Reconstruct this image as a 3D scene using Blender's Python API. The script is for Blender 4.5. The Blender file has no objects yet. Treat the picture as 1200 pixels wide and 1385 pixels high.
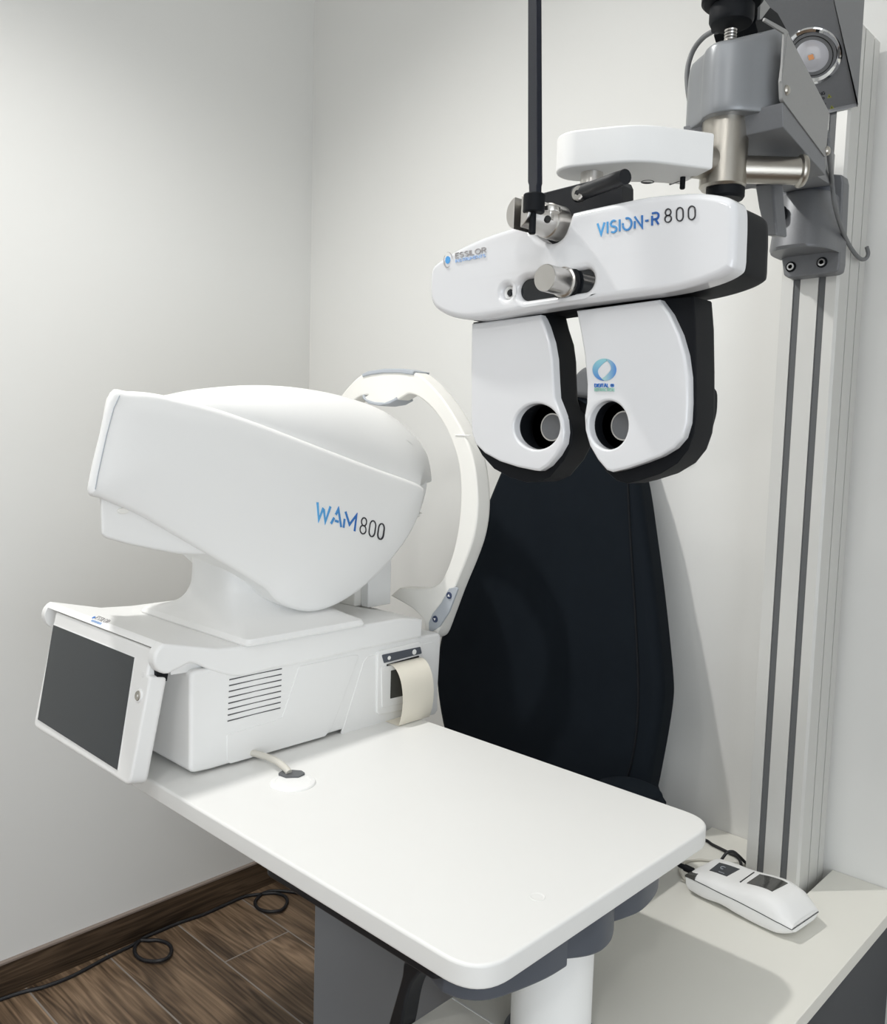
import bpy, bmesh, math, random
from mathutils import Vector, Matrix
from mathutils.geometry import tessellate_polygon, delaunay_2d_cdt, intersect_point_line
random.seed(7)
PI = math.pi
scene = bpy.context.scene
COL = scene.collection

# ------------------------------------------------------------------ camera model
CAMZ = 1.32
F, YAW, PIT, ROL = 1177.439, -0.7605, 0.0891466, 0.0281418
_fw = Vector((math.sin(YAW)*math.cos(PIT), math.cos(YAW)*math.cos(PIT), -math.sin(PIT)))
_r0 = Vector((math.cos(YAW), -math.sin(YAW), 0)); _u0 = _r0.cross(_fw)
RT = _r0*math.cos(ROL) + _u0*math.sin(ROL)
UP = -_r0*math.sin(ROL) + _u0*math.cos(ROL)
CAM = Vector((0, 0, CAMZ))

def ray(px, py):
    return _fw*F + RT*(px-600) - UP*(py-692.5)

def K(px, py, x=None, y=None, z=None):
    """survey point: where the sight line through a photo point meets a known plane of the room"""
    d = ray(px, py)
    if x is not None: t = x/d.x
    elif y is not None: t = y/d.y
    else: t = (z-CAMZ)/d.z
    return CAM + d*t

def KP(px, py, P, N):
    d = ray(px, py)
    return CAM + d*((P-CAM).dot(N)/d.dot(N))

cam_d = bpy.data.cameras.new('camera'); cam = bpy.data.objects.new('camera', cam_d); COL.objects.link(cam)
M = Matrix((RT, UP, -_fw)).transposed().to_4x4(); M.translation = CAM
cam.matrix_world = M
cam_d.sensor_fit = 'HORIZONTAL'; cam_d.sensor_width = 36; cam_d.lens = 36*F/1200
cam_d.clip_start = 0.02
scene.camera = cam

# ------------------------------------------------------------------ materials
def new_mat(name, col, rough=.5, metal=0., spec=.5, bump=0., bscale=200., var=0., vscale=5., coat=0., aniso=None):
    m = bpy.data.materials.new(name); m.use_nodes = True
    nt = m.node_tree; b = nt.nodes['Principled BSDF']
    b.inputs['Base Color'].default_value = (*col, 1); b.inputs['Roughness'].default_value = rough
    b.inputs['Metallic'].default_value = metal; b.inputs['Specular IOR Level'].default_value = spec
    b.inputs['Coat Weight'].default_value = coat; b.inputs['Coat Roughness'].default_value = .05
    tc = nt.nodes.new('ShaderNodeTexCoord')
    if var:
        n = nt.nodes.new('ShaderNodeTexNoise'); n.inputs['Scale'].default_value = vscale; n.inputs['Detail'].default_value = 4
        nt.links.new(tc.outputs['Object'], n.inputs['Vector'])
        mx = nt.nodes.new('ShaderNodeMix'); mx.data_type = 'RGBA'
        mx.inputs[6].default_value = (*[c*(1-var) for c in col], 1); mx.inputs[7].default_value = (*[min(1, c*(1+var)) for c in col], 1)
        nt.links.new(n.outputs['Fac'], mx.inputs[0]); nt.links.new(mx.outputs[2], b.inputs['Base Color'])
    if bump or aniso:
        n = nt.nodes.new('ShaderNodeTexNoise'); n.inputs['Scale'].default_value = bscale; n.inputs['Detail'].default_value = 3
        if aniso:
            mp = nt.nodes.new('ShaderNodeMapping'); mp.inputs['Scale'].default_value = aniso
            nt.links.new(tc.outputs['Object'], mp.inputs['Vector']); nt.links.new(mp.outputs['Vector'], n.inputs['Vector'])
        else:
            nt.links.new(tc.outputs['Object'], n.inputs['Vector'])
        bp = nt.nodes.new('ShaderNodeBump'); bp.inputs['Strength'].default_value = bump or .1; bp.inputs['Distance'].default_value = .001
        nt.links.new(n.outputs['Fac'], bp.inputs['Height']); nt.links.new(bp.outputs['Normal'], b.inputs['Normal'])
    return m

MT = dict(
    wall=new_mat('wall_paint', (.765, .765, .745), .75, bump=.08, bscale=120, var=.01, vscale=3, spec=.3),
    ceil=new_mat('ceiling_paint', (.8, .8, .79), .9, spec=.2),
    roomdark=new_mat('room_side_paint', (.75, .75, .74), .8, spec=.2),
    white=new_mat('white_plastic', (.86, .86, .85), .38, spec=.4, bump=.04, bscale=900),
    white2=new_mat('white_satin_plastic', (.84, .84, .83), .48, spec=.35, bump=.04, bscale=900),
    cream=new_mat('ivory_plastic', (.84, .83, .79), .45, spec=.4),
    gloss=new_mat('gloss_white', (.74, .745, .76), .12, spec=.5, coat=.4),
    satin=new_mat('white_powder_coat', (.84, .84, .83), .5, spec=.4, bump=.05, bscale=600),
    table=new_mat('white_laminate', (.80, .80, .782), .42, spec=.35, var=.01, vscale=10, bump=.03, bscale=500),
    cabtop=new_mat('ivory_laminate', (.80, .79, .73), .5, spec=.35, var=.015, vscale=8, bump=.04, bscale=400),
    cabedge=new_mat('ivory_edge_band', (.72, .71, .65), .5, spec=.3),
    cabdark=new_mat('anthracite_panel', (.055, .06, .067), .55, spec=.35, bump=.05, bscale=500),
    greypanel=new_mat('grey_painted_panel', (.235, .252, .275), .42, spec=.4, var=.05, vscale=3),
    apron=new_mat('slate_plastic', (.085, .095, .115), .45, spec=.4, bump=.08, bscale=700),
    black=new_mat('black_plastic', (.006, .007, .009), .55, spec=.16, bump=.05, bscale=800),
    black2=new_mat('black_satin_metal', (.009, .010, .013), .42, spec=.35, bump=.03, bscale=800),
    rod=new_mat('dark_anodised_bar', (.010, .012, .020), .35, spec=.4, bump=.05, bscale=60, aniso=(80, 80, 2)),
    cable=new_mat('black_rubber_cable', (.01, .01, .012), .5),
    gcable=new_mat('grey_cable', (.16, .165, .17), .5),
    wcable=new_mat('beige_cable', (.62, .6, .54), .5),
    navy=new_mat('navy_upholstery', (.0055, .0085, .0125), .75, spec=.12, bump=.2, bscale=1500, var=.08, vscale=40),
    headgrey=new_mat('grey_headrest_plastic', (.11, .115, .122), .5),
    steel=new_mat('brushed_steel', (.47, .445, .40), .3, metal=1., bump=.12, bscale=40, aniso=(4, 4, 120)),
    steel2=new_mat('turned_steel', (.66, .64, .61), .28, metal=1., bump=.05, bscale=300),
    chrome=new_mat('chrome', (.86, .87, .88), .05, metal=1.),
    alu=new_mat('anodised_aluminium', (.66, .66, .64), .45, metal=.4, bump=.05, bscale=30, aniso=(300, 300, 2)),
    groove=new_mat('groove_insert', (.10, .104, .108), .5),
    slot=new_mat('dark_groove', (.06, .062, .065), .45, metal=.3),
    grey=new_mat('grey_hammer_paint', (.185, .19, .20), .42, metal=.25, spec=.4, bump=.1, bscale=900, var=.05, vscale=300),
    grey2=new_mat('light_grey_sheet', (.31, .31, .305), .5, metal=.2, spec=.4, bump=.05, bscale=800, var=.03, vscale=300),
    silver=new_mat('silver_paint', (.24, .25, .262), .38, metal=.3, spec=.5, bump=.06, bscale=900),
    screen=new_mat('dark_screen_glass', (.022, .027, .031), .12, spec=.45),
    glass=new_mat('dark_glossy_window', (.012, .014, .017), .05, spec=.5),
    pad=new_mat('grey_rubber_pad', (.42, .45, .49), .5),
    paper=new_mat('cream_paper', (.80, .76, .66), .8, spec=.1),
    dark=new_mat('shadow_gap_black', (.01, .01, .01), .7),
    blue=new_mat('print_blue', (.02, .16, .52), .5),
    skyblue=new_mat('print_light_blue', (.09, .36, .75), .5),
    greyprint=new_mat('print_grey', (.40, .385, .385), .5),
    paleblue=new_mat('print_pale_blue', (.42, .58, .84), .5),
    ink=new_mat('print_black', (.02, .02, .025), .5),
    green=new_mat('print_green', (.33, .58, .5), .5),
    navyprint=new_mat('button_navy', (.035, .05, .11), .4),
    yellow=new_mat('warning_yellow', (.32, .33, .05), .5),
    amber=new_mat('amber_chip', (.85, .38, .16), .4),
    lens=new_mat('lamp_lens', (.62, .62, .66), .15, spec=.6, metal=.2),
    smoke=new_mat('smoked_window', (.06, .06, .055), .12, spec=.5),
)

def grad_mat(name, c1, c2, axis=0):
    m = bpy.data.materials.new(name); m.use_nodes = True; nt = m.node_tree; b = nt.nodes['Principled BSDF']
    b.inputs['Roughness'].default_value = .4
    tc = nt.nodes.new('ShaderNodeTexCoord'); sp = nt.nodes.new('ShaderNodeSeparateXYZ'); mx = nt.nodes.new('ShaderNodeMix'); mx.data_type = 'RGBA'
    mx.inputs[6].default_value = (*c1, 1); mx.inputs[7].default_value = (*c2, 1)
    nt.links.new(tc.outputs['Generated'], sp.inputs[0]); nt.links.new(sp.outputs[axis], mx.inputs[0]); nt.links.new(mx.outputs[2], b.inputs['Base Color'])
    return m
MT['grad_x'] = grad_mat('print_blue_two_tone', (.10, .40, .74), (.012, .09, .36), 0)
MT['grad_y'] = grad_mat('print_blue_two_tone_side', (.11, .42, .78), (.02, .13, .45), 1)
MT['ring_a'] = grad_mat('print_ring_blue_green', (.05, .18, .55), (.30, .62, .66), 2)
MT['ring_b'] = grad_mat('print_ring_green_blue', (.45, .68, .58), (.08, .25, .62), 0)

def plank_mat(name, along, rowax, row_off, row_h, plen, dark=1.):
    """wood-look porcelain planks with pale grout"""
    m = bpy.data.materials.new(name); m.use_nodes = True; nt = m.node_tree; N = nt.nodes; L = nt.links
    b = N['Principled BSDF']; b.inputs['Roughness'].default_value = .42; b.inputs['Specular IOR Level'].default_value = .35
    g = N.new('ShaderNodeNewGeometry'); sp = N.new('ShaderNodeSeparateXYZ'); L.new(g.outputs['Position'], sp.inputs[0])
    cb = N.new('ShaderNodeCombineXYZ')
    ad = N.new('ShaderNodeMath'); ad.operation = 'SUBTRACT'; ad.inputs[1].default_value = row_off
    L.new(sp.outputs[rowax], ad.inputs[0])
    ax = N.new('ShaderNodeMath'); ax.operation = 'ADD'; ax.inputs[1].default_value = .0 if rowax == 1 else .3
    L.new(sp.outputs[along], ax.inputs[0])
    L.new(ax.outputs[0], cb.inputs[0]); L.new(ad.outputs[0], cb.inputs[1])
    bk = N.new('ShaderNodeTexBrick'); bk.offset = .5; bk.offset_frequency = 3
    bk.inputs['Scale'].default_value = 1; bk.inputs['Mortar Size'].default_value = .0022; bk.inputs['Mortar Smooth'].default_value = .2
    bk.inputs['Brick Width'].default_value = plen; bk.inputs['Row Height'].default_value = row_h
    bk.inputs['Color1'].default_value = (0, 0, 0, 1); bk.inputs['Color2'].default_value = (1, 1, 1, 1); bk.inputs['Bias'].default_value = 0
    L.new(cb.outputs[0], bk.inputs['Vector'])
    # grain: each plank offset by its random value
    rnd = N.new('ShaderNodeSeparateColor'); L.new(bk.outputs['Color'], rnd.inputs[0])
    mul = N.new('ShaderNodeMath'); mul.operation = 'MULTIPLY'; mul.inputs[1].default_value = 23.7; L.new(rnd.outputs[0], mul.inputs[0])
    off = N.new('ShaderNodeCombineXYZ'); L.new(mul.outputs[0], off.inputs[0]); L.new(mul.outputs[0], off.inputs[2])
    va = N.new('ShaderNodeVectorMath'); va.operation = 'ADD'; L.new(cb.outputs[0], va.inputs[0]); L.new(off.outputs[0], va.inputs[1])
    mp = N.new('ShaderNodeMapping'); mp.inputs['Scale'].default_value = (.9, 9.5, 1); L.new(va.outputs[0], mp.inputs['Vector'])
    n1 = N.new('ShaderNodeTexNoise'); n1.inputs['Scale'].default_value = 1.4; n1.inputs['Detail'].default_value = 2; n1.inputs['Distortion'].default_value = .25
    L.new(mp.outputs[0], n1.inputs['Vector'])
    # rings: contour lines of the stretched noise -> cathedral grain and knots
    m2 = N.new('ShaderNodeMath'); m2.operation = 'MULTIPLY'; m2.inputs[1].default_value = 75; L.new(n1.outputs['Fac'], m2.inputs[0])
    sn = N.new('ShaderNodeMath'); sn.operation = 'SINE'; L.new(m2.outputs[0], sn.inputs[0])
    mp2 = N.new('ShaderNodeMapping'); mp2.inputs['Scale'].default_value = (7, 190, 1); L.new(va.outputs[0], mp2.inputs['Vector'])
    n2 = N.new('ShaderNodeTexNoise'); n2.inputs['Scale'].default_value = 1; n2.inputs['Detail'].default_value = 4; L.new(mp2.outputs[0], n2.inputs['Vector'])
    mp3 = N.new('ShaderNodeMapping'); mp3.inputs['Scale'].default_value = (3, 12, 1); L.new(va.outputs[0], mp3.inputs['Vector'])
    n3 = N.new('ShaderNodeTexNoise'); n3.inputs['Scale'].default_value = 1; n3.inputs['Detail'].default_value = 3; L.new(mp3.outputs[0], n3.inputs['Vector'])
    s1 = N.new('ShaderNodeMath'); s1.operation = 'MULTIPLY_ADD'; s1.inputs[1].default_value = .11; s1.inputs[2].default_value = -.42; L.new(sn.outputs[0], s1.inputs[0])
    s2 = N.new('ShaderNodeMath'); s2.operation = 'MULTIPLY_ADD'; s2.inputs[1].default_value = .75; L.new(n2.outputs['Fac'], s2.inputs[0]); L.new(s1.outputs[0], s2.inputs[2])
    s3 = N.new('ShaderNodeMath'); s3.operation = 'MULTIPLY_ADD'; s3.inputs[1].default_value = .95; L.new(n3.outputs['Fac'], s3.inputs[0]); L.new(s2.outputs[0], s3.inputs[2])
    rmp = N.new('ShaderNodeValToRGB'); e = rmp.color_ramp.elements
    d = dark
    e[0].position = .12; e[0].color = (.047*d, .031*d, .020*d, 1); e[1].position = .85; e[1].color = (.34*d, .24*d, .16*d, 1)
    k = e.new(.45); k.color = (.155*d, .105*d, .068*d, 1)
    L.new(s3.outputs[0], rmp.inputs[0])
    hs = N.new('ShaderNodeHueSaturation'); hs.inputs['Saturation'].default_value = 1.04
    vv = N.new('ShaderNodeMath'); vv.operation = 'MULTIPLY_ADD'; vv.inputs[1].default_value = .35; vv.inputs[2].default_value = .82; L.new(rnd.outputs[0], vv.inputs[0])
    L.new(vv.outputs[0], hs.inputs['Value']); L.new(rmp.outputs[0], hs.inputs['Color'])
    mx = N.new('ShaderNodeMix'); mx.data_type = 'RGBA'; mx.inputs[7].default_value = (.26, .235, .21, 1)
    L.new(bk.outputs['Fac'], mx.inputs[0]); L.new(hs.outputs[0], mx.inputs[6]); L.new(mx.outputs[2], b.inputs['Base Color'])
    bp = N.new('ShaderNodeBump'); bp.inputs['Strength'].default_value = .25; bp.inputs['Distance'].default_value = .002
    iv = N.new('ShaderNodeMath'); iv.operation = 'MULTIPLY_ADD'; iv.inputs[1].default_value = -1; L.new(bk.outputs['Fac'], iv.inputs[0]); L.new(n2.outputs['Fac'], iv.inputs[2])
    L.new(iv.outputs[0], bp.inputs['Height']); L.new(bp.outputs[0], b.inputs['Normal'])
    return m
MT['floor'] = plank_mat('wood_look_tiles', 0, 1, .746-.194*10, .194, 1.19)
MT['skirt'] = plank_mat('wood_look_skirting', 1, 2, -.05, .3, 1.2, dark=.55)
MT['skirttop'] = new_mat('skirting_top_edge', (.27, .22, .19), .6)

# ------------------------------------------------------------------ object helpers
def link(name, me, mat, parent=None, sharp=32):
    me.materials.clear(); me.materials.append(MT[mat] if isinstance(mat, str) else mat)
    me.polygons.foreach_set('use_smooth', [True]*len(me.polygons))
    me.set_sharp_from_angle(angle=math.radians(sharp))
    o = bpy.data.objects.new(name, me); COL.objects.link(o)
    if parent is not None:
        o.parent = parent; o.matrix_parent_inverse = wm(parent).inverted()
    return o

def wm(o):
    m = o.matrix_basis.copy()
    if o.parent: m = wm(o.parent) @ o.matrix_parent_inverse @ m
    return m

def obj(name, bm, mat, parent=None, sharp=32):
    bmesh.ops.remove_doubles(bm, verts=bm.verts, dist=1e-6)
    bmesh.ops.recalc_face_normals(bm, faces=bm.faces)
    me = bpy.data.meshes.new(name); bm.to_mesh(me); bm.free()
    o = link(name, me, mat, parent, sharp)
    wn_ = o.modifiers.new('weighted_normal', 'WEIGHTED_NORMAL'); wn_.keep_sharp = True
    return o

def thing(name, label, cat, loc, group=None):
    o = bpy.data.objects.new(name, None); COL.objects.link(o); o.location = loc; o.empty_display_size = .05
    return tag(o, label, cat, group)

def tag(o, label, cat, group=None):
    o['label'] = label; o['category'] = cat
    if group: o['group'] = group
    return o

def struct(o):
    o['kind'] = 'structure'; return o

def frame_for(N):
    N = N.normalized()
    a = Vector((0, 0, 1)) if abs(N.z) < .9 else Vector((1, 0, 0))
    U = a.cross(N).normalized(); V = N.cross(U)
    return U, V, N

def offset2(P, d):
    n = len(P); out = []
    for i in range(n):
        a, b, c = P[i-1], P[i], P[(i+1) % n]
        e1 = (b-a); e2 = (c-b)
        if e1.length < 1e-9: e1 = e2
        if e2.length < 1e-9: e2 = e1
        e1 = e1.normalized(); e2 = e2.normalized()
        n1 = Vector((-e1.y, e1.x)); n2 = Vector((-e2.y, e2.x))
        s = n1+n2
        if s.length < 1e-6: s = n1.copy()
        s.normalize(); k = max(.45, s.dot(n1))
        out.append(b + s*(d/k))
    if d > 0:                       # pull together edges that the inset has turned over
        for _ in range(12):
            bad = False
            for i in range(n):
                j = (i+1) % n
                if (out[j]-out[i]).dot(P[j]-P[i]) < -1e-12:
                    m = (out[i]+out[j])/2; out[i] = m.copy(); out[j] = m.copy(); bad = True
            if not bad: break
    return out

def area2(P):
    return sum(P[i-1].x*P[i].y-P[i].x*P[i-1].y for i in range(len(P)))/2

def add_plate(bm, pts, N, depth, bf=0., bb=0., holes=(), segs=4, dome=None):
    """solid of outline pts (world points on the front plane), pushed along N by depth; rounded rims bf (front) and bb (back)"""
    U, V, N = frame_for(N)
    c = sum(pts, Vector())/len(pts)
    loops = []
    for lp in [pts]+list(holes):
        loops.append([Vector(((p-c).dot(U), (p-c).dot(V))) for p in lp])
    for i, lp in enumerate(loops):
        a = area2(lp)
        if (i == 0 and a < 0) or (i > 0 and a > 0): lp.reverse()
    prof = []
    dz0 = 0.
    if bf > 0:
        for k in range(segs+1):
            t = k/segs*PI/2; prof.append((bf*(1-math.sin(t)), dz0+bf*(1-math.cos(t))))
    else: prof.append((0, 0))
    if bb > 0:
        for k in range(segs+1):
            t = (1-k/segs)*PI/2; prof.append((bb*(1-math.sin(t)), depth-bb*(1-math.cos(t))))
    else: prof.append((0, depth))
    caps = []
    for li, lp in enumerate(loops):
        rings = []
        for ins, dz in prof:
            q = offset2(lp, ins) if ins > 1e-9 else lp
            rings.append([bm.verts.new(c+U*p.x+V*p.y+N*dz) for p in q])
        n = len(lp)
        for a, b in zip(rings, rings[1:]):
            for i in range(n):
                j = (i+1) % n
                bm.faces.new((a[i], a[j], b[j], b[i]))
        caps.append((rings[0], rings[-1]))
    for side in (0, 1):
        vs = [v for cp in caps for v in cp[side]]
        if dome and side == 0:
            # gently crowned front: fill with a fine mesh and lift it with distance from the rim
            h_, r_, st_ = dome
            q = []
            for v in caps[0][0]:
                p = Vector(((v.co-c).dot(U), (v.co-c).dot(V)))
                q.append(p)
            def dist(p):
                best = 1e9
                for i in range(len(q)):
                    w_, t_ = intersect_point_line(p, q[i-1], q[i]); t_ = min(1, max(0, t_))
                    best = min(best, (q[i-1].lerp(q[i], t_)-p).length)
                return best
            n = len(q)
            pts2 = list(q)
            x0_, x1_ = min(p.x for p in q), max(p.x for p in q); y0_, y1_ = min(p.y for p in q), max(p.y for p in q)
            yy = y0_; row = 0
            while yy < y1_:
                xx = x0_+(st_/2 if row % 2 else 0)
                while xx < x1_:
                    p = Vector((xx, yy)); ins_ = False
                    for i in range(n):
                        a, b = q[i-1], q[i]
                        if (a.y > yy) != (b.y > yy) and xx < (b.x-a.x)*(yy-a.y)/(b.y-a.y)+a.x: ins_ = not ins_
                    if ins_ and dist(p) > st_*.35: pts2.append(p)
                    xx += st_
                yy += st_*.87; row += 1
            ov, oe, of, _o1, _o2, _o3 = delaunay_2d_cdt(pts2, [(i, (i+1) % n) for i in range(n)], [], 1, 1e-7)
            nv = []
            for p in ov:
                d_ = dist(p)
                nv.append(bm.verts.new(c+U*p.x+V*p.y-N*(h_*(1-math.exp(-d_/r_)))))
            for f in of:
                try: bm.faces.new([nv[i] for i in f])
                except ValueError: pass
            continue
        tris = tessellate_polygon([[Vector(((v.co-c).dot(U), (v.co-c).dot(V), 0)) for v in cp[side]] for cp in caps])
        for t in tris:
            try: bm.faces.new([vs[i] for i in t])
            except ValueError: pass
    return bm

def plate(name, pts, N, depth, mat, parent=None, **k):
    sharp = k.pop('sharp', 32)
    return obj(name, add_plate(bmesh.new(), pts, Vector(N), depth, **k), mat, parent, sharp)

def fillet(P, r, n=6):
    """round the corners of a polygon of 3-D points; r a number or one per corner"""
    out = []
    m = len(P)
    for i in range(m):
        rr = r[i] if isinstance(r, (list, tuple)) else r
        a, b, c = P[i-1], P[i], P[(i+1) % m]
        u = (a-b); v = (c-b)
        lu, lv = u.length, v.length
        if rr <= 0 or lu < 1e-7 or lv < 1e-7: out.append(b); continue
        u = u/lu; v = v/lv
        ang = u.angle(v)
        if ang > PI-.02: out.append(b); continue
        t = min(rr/math.tan(ang/2), lu*.48, lv*.48)
        p0 = b+u*t; p1 = b+v*t
        for k in range(n+1):
            s = k/n
            # quadratic close to an arc
            out.append(p0*(1-s)**2 + b*2*s*(1-s) + p1*s*s)
    return out

def cr(P, n=6, closed=False):
    out = []; m = len(P)
    rng = range(m) if closed else range(m-1)
    for i in rng:
        if closed: p0, p1, p2, p3 = P[i-1], P[i], P[(i+1) % m], P[(i+2) % m]
        else: p0, p1, p2, p3 = P[max(i-1, 0)], P[i], P[i+1], P[min(i+2, m-1)]
        for k in range(n):
            t = k/n
            out.append(.5*((2*p1)+(p2-p0)*t+(2*p0-5*p1+4*p2-p3)*t*t+(3*p1-p0-3*p2+p3)*t**3))
    if not closed: out.append(P[-1].copy())
    return out

def add_tube(bm, path, r, seg=12, caps=True):
    n = len(path); prev = None; rings = []
    for i, p in enumerate(path):
        t = (path[min(i+1, n-1)]-path[max(i-1, 0)]).normalized()
        if prev is None:
            a = Vector((0, 0, 1)) if abs(t.z) < .9 else Vector((1, 0, 0)); u = a.cross(t).normalized()
        else:
            u = (prev-t*prev.dot(t)).normalized()
        prev = u; v = t.cross(u)
        rr = r[i] if isinstance(r, (list, tuple)) else r
        rings.append([bm.verts.new(p+u*rr*math.cos(2*PI*k/seg)+v*rr*math.sin(2*PI*k/seg)) for k in range(seg)])
    for a, b in zip(rings, rings[1:]):
        for k in range(seg):
            bm.faces.new((a[k], a[(k+1) % seg], b[(k+1) % seg], b[k]))
    if caps:
        bm.faces.new(rings[0]); bm.faces.new(rings[-1])
    return bm

def tube(name, path, r, mat, parent=None, seg=12):
    return obj(name, add_tube(bmesh.new(), path, r, seg), mat, parent, 40)

def add_rev(bm, base, axis, prof, seg=40):
    """surface of revolution: prof = list of (radius, height along axis)"""
    U, V, N = frame_for(axis); rings = []
    for r, h in prof:
        c = base+N*h
        if r < 1e-6: rings.append([bm.verts.new(c)])
        else: rings.append([bm.verts.new(c+U*r*math.cos(2*PI*k/seg)+V*r*math.sin(2*PI*k/seg)) for k in range(seg)])
    for a, b in zip(rings, rings[1:]):
        for k in range(seg):
            q = []
            for v in ((a[k] if len(a) > 1 else a[0]), (a[(k+1) % seg] if len(a) > 1 else a[0]), (b[(k+1) % seg] if len(b) > 1 else b[0]), (b[k] if len(b) > 1 else b[0])):
                if v not in q: q.append(v)
            if len(q) > 2: bm.faces.new(q)
    for r in (rings[0], rings[-1]):
        if len(r) > 1: bm.faces.new(r)
    return bm

def rev(name, base, axis, prof, mat, parent=None, seg=40, sharp=32):
    return obj(name, add_rev(bmesh.new(), Vector(base), Vector(axis), prof, seg), mat, parent, sharp)

def cyl(name, base, axis, r, h, mat, parent=None, b=.001, seg=40):
    return rev(name, base, axis, [(r-b, 0), (r, b), (r, h-b), (r-b, h)], mat, parent, seg)

def add_box(bm, x0, x1, y0, y1, z0, z1, bev=0., seg=3):
    vs = [bm.verts.new((x, y, z)) for x in (x0, x1) for y in (y0, y1) for z in (z0, z1)]
    fs = [(0, 1, 3, 2), (4, 6, 7, 5), (0, 4, 5, 1), (2, 3, 7, 6), (0, 2, 6, 4), (1, 5, 7, 3)]
    F_ = [bm.faces.new([vs[i] for i in f]) for f in fs]
    if bev: bmesh.ops.bevel(bm, geom=list({e for f in F_ for e in f.edges}), offset=bev, segments=seg, affect='EDGES', profile=.5)
    return bm

def box(name, x0, x1, y0, y1, z0, z1, mat, parent=None, bev=0., seg=3):
    return obj(name, add_box(bmesh.new(), x0, x1, y0, y1, z0, z1, bev, seg), mat, parent)

def add_loft(bm, rings, caps=True):
    R = [[bm.verts.new(p) for p in r] for r in rings]
    n = len(R[0])
    for a, b in zip(R, R[1:]):
        for i in range(n): bm.faces.new((a[i], a[(i+1) % n], b[(i+1) % n], b[i]))
    if caps:
        bm.faces.new(R[0]); bm.faces.new(R[-1])
    return bm

def srect(cx, cy, hx, hy, z, p=4., n=48):
    out = []
    for k in range(n):
        t = 2*PI*k/n; c, s = math.cos(t), math.sin(t)
        out.append(Vector((cx+hx*math.copysign(abs(c)**(2/p), c), cy+hy*math.copysign(abs(s)**(2/p), s), z)))
    return out

def circ(c, U, V, r, n=32, r2=None):
    return [c+U*r*math.cos(2*PI*k/n)+V*(r2 or r)*math.sin(2*PI*k/n) for k in range(n)]

# ------------------------------------------------------------------ stroke lettering
def arc(cx, cy, rx, ry, a0, a1, n=10):
    return [(cx+rx*math.cos(math.radians(a0+(a1-a0)*k/n)), cy+ry*math.sin(math.radians(a0+(a1-a0)*k/n))) for k in range(n+1)]
GL = {
 'V': (.72, [[(0, 1), (.36, 0), (.72, 1)]]),
 'I': (.0, [[(0, 0), (0, 1)]]),
 'S': (.6, [arc(.3, .75, .28, .25, 40, 180)[:]+arc(.3, .75, .28, .25, 180, 270)+arc(.3, .25, .3, .25, 90, 0)+arc(.3, .25, .3, .25, 0, -140)]),
 'O': (.86, [arc(.43, .5, .43, .5, 0, 360, 28)]),
 'o': (.86, [arc(.43, .5, .43, .5, 110, -170, 24), [(0, .45), (0, .62)]]),
 'N': (.72, [[(0, 0), (0, 1), (.72, 0), (.72, 1)]]),
 'n': (.72, [[(0, 0), (0, .62)], [(0, 1), (.72, 0), (.72, 1)]]),
 '-': (.32, [[(0, .48), (.32, .48)]]),
 'R': (.6, [[(0, 0), (0, 1), (.34, 1)]+arc(.34, .74, .26, .26, 90, -90)+[(0, .48)], [(.3, .48), (.6, 0)]]),
 'r': (.62, [[(0, .8), (0, 0)], [(.0, 1), (.36, 1)]+arc(.36, .74, .26, .26, 90, -90)+[(.1, .48)], [(.34, .44), (.62, 0)]]),
 '8': (.56, [arc(.28, .75, .24, .25, 0, 360, 20), arc(.28, .26, .28, .26, 0, 360, 20)]),
 '0': (.56, [arc(.28, .68, .28, .32, 0, 180)+arc(.28, .32, .28, .32, 180, 360)+[(.56, .68)]]),
 'W': (1.05, [[(0, 1), (.26, 0), (.5, .78)], [(.56, .72), (.79, 0), (1.05, 1)]]),
 'A': (.8, [[(0, 0), (.4, 1), (.8, 0)], [(.2, .3), (.6, .3)]]),
 'a': (.86, [[(0, 0), (.2, .42)], [(.3, .62), (.46, 1), (.86, 0)], [(.28, .26), (.6, .26)]]),
 'M': (.9, [[(0, 0), (0, 1), (.45, .35), (.9, 1), (.9, 0)]]),
 'm': (.95, [[(0, 0), (0, .55)], [(0, 1), (.46, .3), (.95, 1), (.95, 0)]]),
 'E': (.5, [[(.5, 1), (0, 1), (0, 0), (.5, 0)], [(0, .52), (.44, .52)]]),
 'L': (.46, [[(0, 1), (0, 0), (.46, 0)]]),
 'T': (.6, [[(0, 1), (.6, 1)], [(.3, 1), (.3, 0)]]),
 'U': (.62, [[(0, 1), (0, .3)]+arc(.31, .3, .31, .3, 180, 360)+[(.62, 1)]]),
 'D': (.66, [[(0, 0), (0, 1), (.25, 1)]+arc(.25, .5, .41, .5, 90, -90)+[(0, 0)]]),
 'G': (.74, [arc(.4, .5, .4, .5, 45, 320)+[(.76, .46), (.45, .46)]]),
 'C': (.7, [arc(.4, .5, .4, .5, 45, 315)]),
 'F': (.5, [[(.5, 1), (0, 1), (0, 0)], [(0, .52), (.44, .52)]]),
 '~': (.9, [arc(.22, .5, .22, .4, 0, 360, 16), arc(.68, .5, .22, .4, 0, 360, 16)]),
 ' ': (.3, []),
}
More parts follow.
